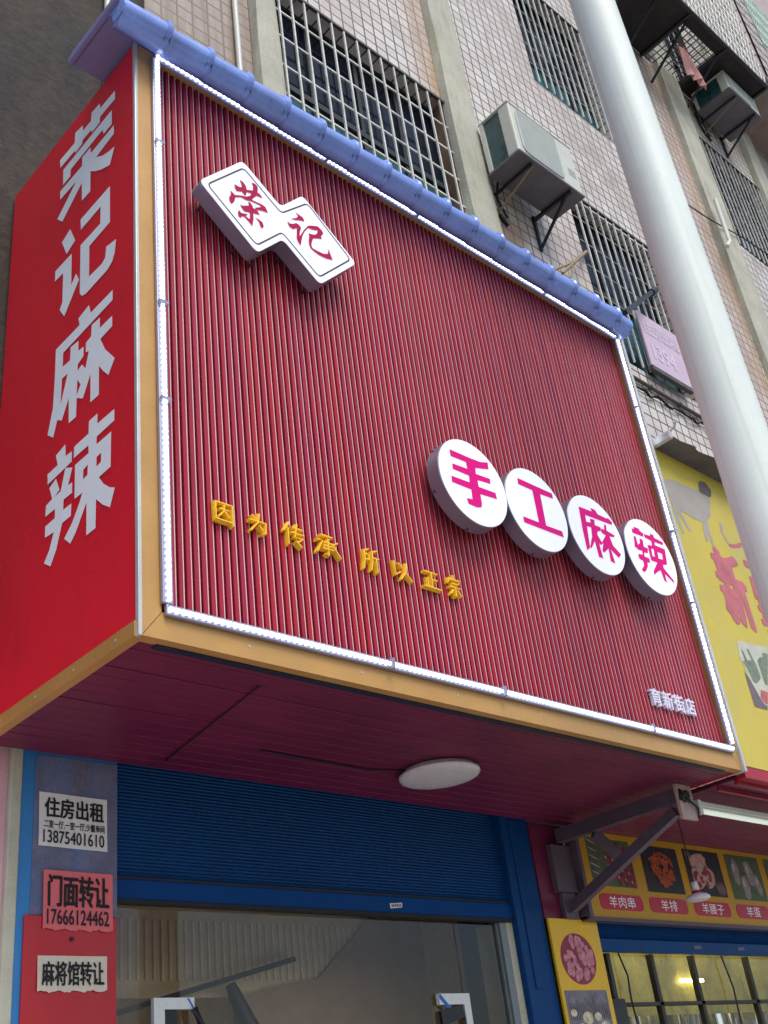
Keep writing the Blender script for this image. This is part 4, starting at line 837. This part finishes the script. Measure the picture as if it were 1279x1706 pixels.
# ------------------------------------------------------------------ neighbour shop on the right
ys = thing('yellow_sign', 'faded yellow neighbour shop sign with a washed out sheep and red characters', 'sign', (6.4,.3,SB))
b = MB(); b.box(4.20, 8.6, -.008, .06, 3.335, 5.66); part('sheet', b, YEL, ys)
b = MB(); b.box(4.20, 8.6, -.004, .06, 3.262, 3.334); part('bottom_rail', b, mat('red_rail', '#a3142a', .4, var=.1), ys)
b = MB(); n = 40; vs = []
for k in range(n+1): vs += [(4.24+4.36*k/n, .06, 5.70), (4.24+4.36*k/n, -.17+.012*math.sin(k*2.3), 5.665+.005*math.sin(k*1.7))]
b.add(vs, [(2*i, 2*i+1, 2*i+3, 2*i+2) for i in range(n)]); b.add([(x, y, z+.006) for x, y, z in vs], [(2*i, 2*i+2, 2*i+3, 2*i+1) for i in range(n)])
for k in range(5): b.tube([(4.5+.42*k, -.168, 5.668), (4.5+.42*k, -.182, 5.672)], .014, 6)
part('top_ledge', b, mat('galvanised_ledge', '#6f6a72', .45, .4, var=.2, vs=5, dirt='#4a4448', da=.6), ys)
b = MB(); b.cbox(4.198, 4.24, -.165, .05, 5.655, 5.715, .005); b.tube([(4.23,-.16,5.715),(4.245,-.2,5.745),(4.24,-.215,5.77)], .008, 6); part('ledge_end', b, SILV, ys)
FD = lambda e: (lambda u, v: (u, -.0085-e, v))
b = MB(); fill(b, [SHEEP], FD(.001)); part('sheep_print', b, FADE, ys)
b = MB(); fill(b, [HEAD], FD(.002)); part('sheep_head_print', b, FADED, ys)
b = MB(); fill(b, [LEG2], FD(.001)); part('lamb_leg_print', b, FADE, ys)
b = MB(); fill(b, [PINK2], FD(.001)); part('red_mark_print', b, FADER, ys)
b = MB(); text(b, '新', lambda u, v, d: (u, -.010, v), (4.585,4.985,4.37,4.99), bold=.04); part('character', b, FADER, ys)
b = MB(); text(b, '疆', lambda u, v, d: (u, -.010, v), (5.06,5.50,4.37,4.99), bold=.02); part('character', b, FADER, ys)
b = MB(); fill(b, [PLATE], FD(.001)); part('dish_print', b, PLATEW, ys)
b = MB(); fill(b, [PLATESH], FD(.002)); part('tray_print', b, PGREY, ys)
b = MB(); fill(b, [GREENA], FD(.003)); fill(b, [GREENB], FD(.003)); part('garnish_print', b, PGREEN, ys)
b = MB(); fill(b, [REDB], FD(.0035)); part('meat_print', b, PRED, ys)

ns = thing('neighbour_canopy', 'dark red canopy underside below the yellow sign', 'canopy', (6.4,.65,SB))
b = MB()
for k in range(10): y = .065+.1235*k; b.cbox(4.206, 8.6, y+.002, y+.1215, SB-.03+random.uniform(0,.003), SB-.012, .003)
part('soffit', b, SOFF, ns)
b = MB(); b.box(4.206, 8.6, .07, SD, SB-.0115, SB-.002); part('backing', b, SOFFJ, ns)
b = MB(); b.box(4.206, 8.6, .062, .085, SB-.06, SB-.031); b.box(4.206, 8.6, .19, .21, SB-.06, SB-.031); part('edge_rail', b, mat('red_rail_dark', '#8c1a30', .4, var=.1), ns)

# steel bracket under the sign corner
bk = thing('steel_bracket', 'grey triangular steel bracket between the two shop fronts', 'bracket', (3.93,CY,2.7))
b = MB(); b.cbox(3.82, 4.02, CY-.05, CY-.001, 2.86, 3.16, .006); b.cbox(3.86, 3.99, CY-.04, CY-.001, 2.70, 2.86, .004); part('wall_plate', b, STEEL, bk)
b = MB(); b.bar((3.93,CY-.04,3.215), (3.93,.31,3.215), .062, .085); part('arm', b, STEEL, bk)
b = MB(); b.bar((3.93,CY-.03,2.76), (3.93,.36,3.13), .052, .062); part('brace', b, STEEL, bk)
b = MB(); b.bar((3.93,.98,3.17), (4.16,.98,3.02), .03, .08); part('strut', b, STEEL, bk)
b = MB(); b.cbox(3.875, 4.035, .285, .31, 3.065, 3.275, .004); ep = part('end_plate', b, STEELP, bk)
b = MB(); b.tube([(3.93+.05*math.cos(k), .278, 3.20+.03*math.sin(k*1.4)) for k in range(14)], .012, 6); b.tube([(3.95,.28,3.19),(4.02,.26,3.13),(4.05,.29,3.08)], .007, 6); part('wire_knot', b, CABLE, ep)
ft = thing('tube_light', 'white fluorescent tube light beside the steel bracket', 'lamp', (4.9,.31,3.15))
b = MB(); b.cbox(4.10, 5.32, .300, .345, 3.165, 3.20, .006); part('batten', b, FIXT, ft)
b = MB(); b.tube([(4.12,.305,3.135),(5.30,.305,3.135)], .0165, 12); part('tube', b, TUBE, ft)
b = MB(); b.cbox(4.085, 4.12, .285, .35, 3.112, 3.20, .004); b.cbox(5.30, 5.335, .285, .35, 3.112, 3.20, .004); part('end_cap', b, FIXT, ft)
b = MB(); b.tube([(4.03,.29,3.18),(4.06,.30,3.14),(4.09,.31,3.17)], .006, 6); part('lead', b, CABLE, ft)
pl = thing('pendant_lamp', 'small white saucer lamp hanging on a thin cord before the menu board', 'lamp', (4.58,.75,2.73))
b = MB(); b.tube([(4.58,.75,2.83),(4.581,.75,3.05),(4.58,.75,3.27)], .0035, 6); part('cord', b, CABLE, pl)
b = MB(); b.lathe((4.58,.75,2.73), [(.0,.115),(.022,.112),(.024,.06),(.0,.058)], 20); part('socket', b, LAMPR, pl)
b = MB(); b.lathe((4.58,.75,2.73), [(.024,.058),(.030,.05),(.034,.036)], 20); part('collar', b, CRIM, pl)
b = MB(); b.lathe((4.58,.75,2.73), [(.030,.040),(.065,.032),(.080,.018),(.082,.008),(.060,-.004),(.03,-.008),(.0005,-.009)], 32); part('shade', b, LAMP, pl)

# menu board with photographs of dishes
mb_ = thing('menu_board', 'yellow menu board with four dish photographs and crimson name labels', 'menu board', (6.2,1.2,2.72))
b = MB(); b.cbox(4.06, 8.4, 1.24, 1.29, 2.715, 3.29, .004); part('board', b, YELM, mb_)
b = MB(); b.box(4.025, 4.058, 1.20, 1.29, 2.70, 3.285); b.box(4.025, 8.4, 1.225, 1.29, 2.69, 2.713); part('edge_trim', b, STEEL, mb_)
rnd = random.Random(11)
def dish(x0, x1, z0, z1, base, blobs):
    b = MB(); b.add([(x0,1.2385,z0),(x1,1.2385,z0),(x1,1.2385,z1),(x0,1.2385,z1)], [(0,1,2,3)]); ph = part('dish_photo', b, base, mb_)
    for mt, items in blobs:
        b = MB()
        for i, (cx, cz, rx, rz, a) in enumerate(items):
            ca, sa = math.cos(a), math.sin(a); lp = []
            for k in range(14):
                t = 2*math.pi*k/14; j = 1+rnd.uniform(-.12,.12); u, v = rx*math.cos(t)*j, rz*math.sin(t)*j
                lp.append((min(x1-.004, max(x0+.004, cx+u*ca-v*sa)), min(z1-.004, max(z0+.004, cz+u*sa+v*ca))))
            fill(b, [lp], lambda u, v, e=i: (u, 1.2375-.00008*e-(.0004 if mt is not blobs[0][0] else 0), v))
        part('food_print', b, mt, ph)
MEAT = mat('printed_skewer_meat', '#8e2140', .45, var=.45, vs=40, fine=.3); FAT = mat('printed_fat_streaks', '#c4909a', .45, var=.3, vs=40)
DARKP = mat('printed_dark_ground', '#1c1a26', .45, var=.4, vs=10); RIBS = mat('printed_roast_ribs', '#a84420', .45, var=.55, vs=45, fine=.35)
DUMP = mat('printed_pale_meat', '#c49a90', .45, var=.4, vs=30, fine=.25); LEAF = mat('printed_green_leaf', '#4c6040', .45, var=.5, vs=25, fine=.3); LEAFB = mat('printed_egg', '#8f8686', .45, var=.3, vs=25)
items = [(4.36+.16*k, 3.14-.1*k, .12, .03, -.9+.1*k) for k in range(3)]
U = rnd.uniform
RIBL = mat('printed_roast_highlight', '#d0763c', .45, var=.5, vs=50, fine=.3); EGGL = mat('printed_egg_highlight', '#b9b2b0', .45, var=.25, vs=30); MEATD = mat('printed_dark_meat', '#5e1428', .45, var=.4, vs=40)
dish(4.180, 4.670, 2.918, 3.232, LEAF, [(MEATD, [(4.43+.07*k, 3.09-.012*k, .038, .17, .35) for k in range(4)]+[(4.30,2.95,.05,.03,.2)]), (MEAT, [(4.40+.07*k+.018*q-.04, 3.19-.012*k-.052*q, .024, .022, U(0,3)) for k in range(4) for q in range(5)]), (EGGL, [(4.385+.07*k+.018*q-.03, 3.17-.012*k-.06*q, .007, .014, .5) for k in range(4) for q in range(4)]), (FAT, [(4.235,3.205-.052*k,.052,.0045,-.28) for k in range(6)])])
dish(4.790, 5.250, 2.905, 3.225, DARKP, [(RIBS, [(5.02+.15*math.sqrt(U(0,1))*math.cos(t)*.95, 3.07+.115*math.sqrt(U(0,1))*math.sin(t), U(.02,.045), U(.010,.02), U(-1.2,1.2)) for t in [U(0,6.28) for _ in range(60)]]), (RIBL, [(U(4.90,5.14), U(2.98,3.16), U(.008,.02), U(.004,.009), U(-1,1)) for _ in range(40)]), (MEATD, [(U(4.90,5.14), U(2.98,3.16), U(.006,.014), U(.004,.008), U(-1,1)) for _ in range(18)])])
dish(5.335, 5.820, 2.910, 3.238, DARKP, [(DUMP, [(5.52,3.14,.11,.075,.1),(5.47,3.03,.09,.08,0),(5.61,3.04,.085,.07,.5)]), (MEAT, [(U(5.42,5.66), U(2.98,3.12), U(.018,.036), U(.014,.028), U(0,3)) for _ in range(12)]), (EGGL, [(U(5.42,5.62), U(3.02,3.19), U(.008,.02), U(.005,.012), U(0,3)) for _ in range(14)]), (FAT, [(5.70+.022*k,2.97,.0035,.05,.35) for k in range(5)]+[(5.37+.016*k,3.19,.003,.04,.1) for k in range(4)])])
dish(5.905, 6.400, 2.905, 3.240, LEAF, [(LEAFB, [(6.02,3.11,.052,.098,-.05),(6.22,3.11,.058,.10,.2),(6.12,3.0,.058,.085,0),(6.31,3.02,.045,.08,.15)]), (EGGL, [(6.005,3.14,.016,.035,-.1),(6.20,3.14,.018,.035,.2),(6.105,3.03,.016,.03,0),(6.30,3.05,.013,.028,.1)])])
dish(6.485, 6.98, 2.905, 3.240, LEAF, [(MEAT, [(U(6.58,6.84), U(2.98,3.16), .03, .022, U(0,3)) for _ in range(24)])])
for (x0, x1, s_) in ((4.21,4.69,'羊肉串'), (4.77,5.23,'羊排'), (5.32,5.80,'羊腰子'), (5.89,6.36,'羊蛋')):
    b = MB(); b.prism(rounded([(x0,2.768),(x1,2.768),(x1,2.868),(x0,2.868)], .045, 6), lambda u, v, d: (u, d, v), 1.2365, 1.2395); lb = part('name_label', b, CRIM, mb_)
    b = MB(); cx = (x0+x1)/2; hw = .045*len(s_)+.008; text(b, s_, lambda u, v, d: (u, 1.2352, v), (cx-hw, cx+hw, 2.782, 2.856), bold=.0); part('lettering', b, WHITEV, lb)

# yellow poster on the pillar
fp = thing('food_poster', 'yellow food poster with oval meat picture on the pillar below the bracket', 'poster', (3.93,CY-.02,1.2))
b = MB(); b.cbox(3.692, 4.178, CY-.022, CY-.004, 1.2, 2.703, .002); part('sheet', b, YELB, fp)
b = MB(); fill(b, [circle(3.918, 2.467, .172, 48, .150)], lambda u, v: (u, CY-.0232, v)); ov = part('oval_photo', b, MEAT, fp)
b = MB(); k_ = 0
for i in range(46):
    a, r_ = rnd.uniform(0, 6.28), math.sqrt(rnd.uniform(0, 1))*.84; cx, cz = 3.918+.172*r_*math.cos(a), 2.467+.150*r_*math.sin(a); s_ = rnd.uniform(.018,.03)
    fill(b, [circle(cx, cz, s_*.85, 14, s_)], lambda u, v, e=i: (u, CY-.0240-.00004*e, v))
part('meat_print', b, mat('printed_pink_meat', '#c97f88', .45, var=.5, vs=26, fine=.3), ov)
b = MB(); b.add([(3.715,CY-.0232,1.9),(4.135,CY-.0232,1.9),(4.135,CY-.0232,2.285),(3.715,CY-.0232,2.285)], [(0,1,2,3)]); tb = part('table_photo', b, mat('printed_table_ground', '#77747c', .5, var=.5, vs=14, fine=.2), fp)
b = MB()
for k in range(22): x = 3.735+.018*k; b.add([(x,CY-.0236,2.12),(x+.007,CY-.0236,2.12),(x+.006,CY-.0236,2.24-.03*abs(math.sin(k*.7))),(x+.001,CY-.0236,2.24-.03*abs(math.sin(k*.7)))], [(0,1,2,3)])
part('skewer_print', b, mat('printed_dark_skewers', '#3a2420', .5, var=.4, vs=40), tb)
b = MB()
for i, (cx, cz, r_) in enumerate(((3.90,2.13,.05),(4.0,2.135,.035),(3.83,2.07,.045),(4.06,2.08,.045),(3.95,2.03,.06),(3.77,2.16,.03))): fill(b, [circle(cx, cz, r_, 20, r_*.7)], lambda u, v, e=i: (u, CY-.0242-.0001*e, v))
part('bowl_print', b, mat('printed_bowls', '#d6c8a6', .5, var=.5, vs=30), tb)

# neighbour shutter and window
n2 = thing('neighbour_shutter', 'blue rolled shutter below the menu board of the neighbour shop', 'shutter', (6.2,CY,2.52))
b = MB(); n = 10
for k in range(n):
    z = 2.60+.11*k/n; hh = .11/n
    b.add([(4.186,CY+.012,z),(8.4,CY+.012,z),(8.4,CY+.004,z+hh*.5),(4.186,CY+.004,z+hh*.5)], [(0,1,2,3)]); b.add([(4.186,CY+.004,z+hh*.5),(8.4,CY+.004,z+hh*.5),(8.4,CY+.012,z+hh),(4.186,CY+.012,z+hh)], [(0,1,2,3)])
part('curtain', b, BLUE, n2)
b = MB(); b.cbox(4.186, 8.4, CY-.004, CY+.03, 2.518, 2.599, .004); part('bottom_bar', b, BLUE, n2)
for x in (5.28, 5.86):
    b = MB(); b.add([(x,CY-.006,2.548),(x+.09,CY-.006,2.552),(x+.088,CY-.006,2.574),(x+.002,CY-.006,2.572)], [(0,1,2,3)]); solo('price_sticker', b, SMUDGE, 'greyish sticker on the neighbour shutter, %s one' % ('left' if x < 5.5 else 'right'), 'sticker', (x,CY-.006,2.55), 'stickers on the neighbour shutter')
nw = thing('neighbour_window', 'yellow lit window of the neighbour shop with dark uprights and plastic curtain', 'window', (6.2,1.5,0))
b = MB()
for x in (4.20, 4.33, 4.82, 5.32, 6.05, 6.55): b.box(x-.018, x+.018, CY+.05, CY+.09, .9, 2.52)
b.box(4.19, 8.4, CY+.05, CY+.09, 2.20, 2.222)
part('frame', b, mat('dark_bronze_frame', '#2e2a22', .5, var=.2), nw)
b = MB(); b.add([(4.19,CY+.07,.9),(8.4,CY+.07,.9),(8.4,CY+.07,2.53),(4.19,CY+.07,2.53)], [(0,1,2,3)]); part('pane', b, GL, nw)
b = MB()
for k in range(24):
    x = 4.36+.17*k; vs = []
    for j in range(10): z = 2.16-.14*j; vs += [(x, CY+.22+.015*math.sin(j*1.3+k), z), (x+.085, CY+.20+.012*math.sin(j+k*2), z), (x+.17, CY+.22+.015*math.sin(j*1.1+k), z)]
    b.add(vs, [(3*i+q, 3*i+q+1, 3*i+q+4, 3*i+q+3) for i in range(9) for q in (0,1)], True)
part('plastic_curtain', b, GLF, nw)
b = MB(); b.add([(4.19,1.95,.0),(8.4,1.95,0),(8.4,1.95,3.2),(4.19,1.95,3.2)], [(0,1,2,3)]); b.add([(4.19,CY+.1,0),(4.19,1.95,0),(4.19,1.95,3.2),(4.19,CY+.1,3.2)], [(0,1,2,3)]); b.add([(4.19,CY+.1,2.75),(8.4,CY+.1,2.75),(8.4,1.95,2.75),(4.19,1.95,2.75)], [(0,1,2,3)])
part('inner_wall', b, INT_Y, nw)
b = MB(); b.box(4.5, 7.5, 1.62, 1.66, 2.715, 2.74); part('ceiling_tube', b, mat('inner_tube_light', '#fff2c0', .4, emit=9.0, ecol=(1,.93,.6), var=0, fine=0), nw)
b = MB(); b.box(5.98, 6.28, 1.90, 1.925, 2.44, 2.462); part('lit_tube', b, mat('warm_lit_tube', '#fff2b0', .4, emit=12.0, ecol=(1,.85,.35), var=0, fine=0), nw)
for pts in ([(4.43,CY+.04,2.52),(4.47,CY+.03,2.38),(4.455,CY+.03,2.25),(4.47,CY+.03,2.0)], [(4.24,CY+.04,2.52),(4.27,CY+.03,2.3),(4.26,CY+.03,2.0)], [(5.68,CY+.04,2.52),(5.72,CY+.03,2.3),(5.70,CY+.03,2.0)]):
    b = MB(); b.tube(pts, .006, 6); part('cable', b, CABLE, nw)
b = MB(); b.cbox(4.21, 4.36, CY+.01, CY+.045, 2.06, 2.24, .004); part('switch_box', b, FITD, nw)

# ------------------------------------------------------------------ street pole
po = thing('street_pole', 'tall white painted faceted steel pole in front of the facade', 'pole', (2.67,-1.27,0))
b = MB(); nside = 9; vs = []; px, py = 2.67, -1.27
ring = []
for k in range(nside):
    a0 = 2*math.pi*k/nside+.2
    for da in (-.17, .17): ring.append((a0+da, 1.0))
    
ring = [(a, 1.0) for a, _ in ring]; m_ = len(ring)
for z, r_ in ((0,.152),(3,.147),(6,.141),(9,.136),(12,.13)): vs += [(px+r_*math.cos(a), py+r_*math.sin(a), z) for a, _ in ring]
b.add(vs, [(i*m_+k, i*m_+(k+1) % m_, (i+1)*m_+(k+1) % m_, (i+1)*m_+k) for i in range(4) for k in range(m_)], True)
part('shaft', b, POLE, po)
b = MB(); b.cbox(px-.22, px+.22, py-.22, py+.22, 0, .025, .006)
for sx_ in (-.17,.17):
    for sy_ in (-.17,.17): b.tube([(px+sx_,py+sy_,.02),(px+sx_,py+sy_,.07)], .014, 6)
part('base_plate', b, STEEL, po)
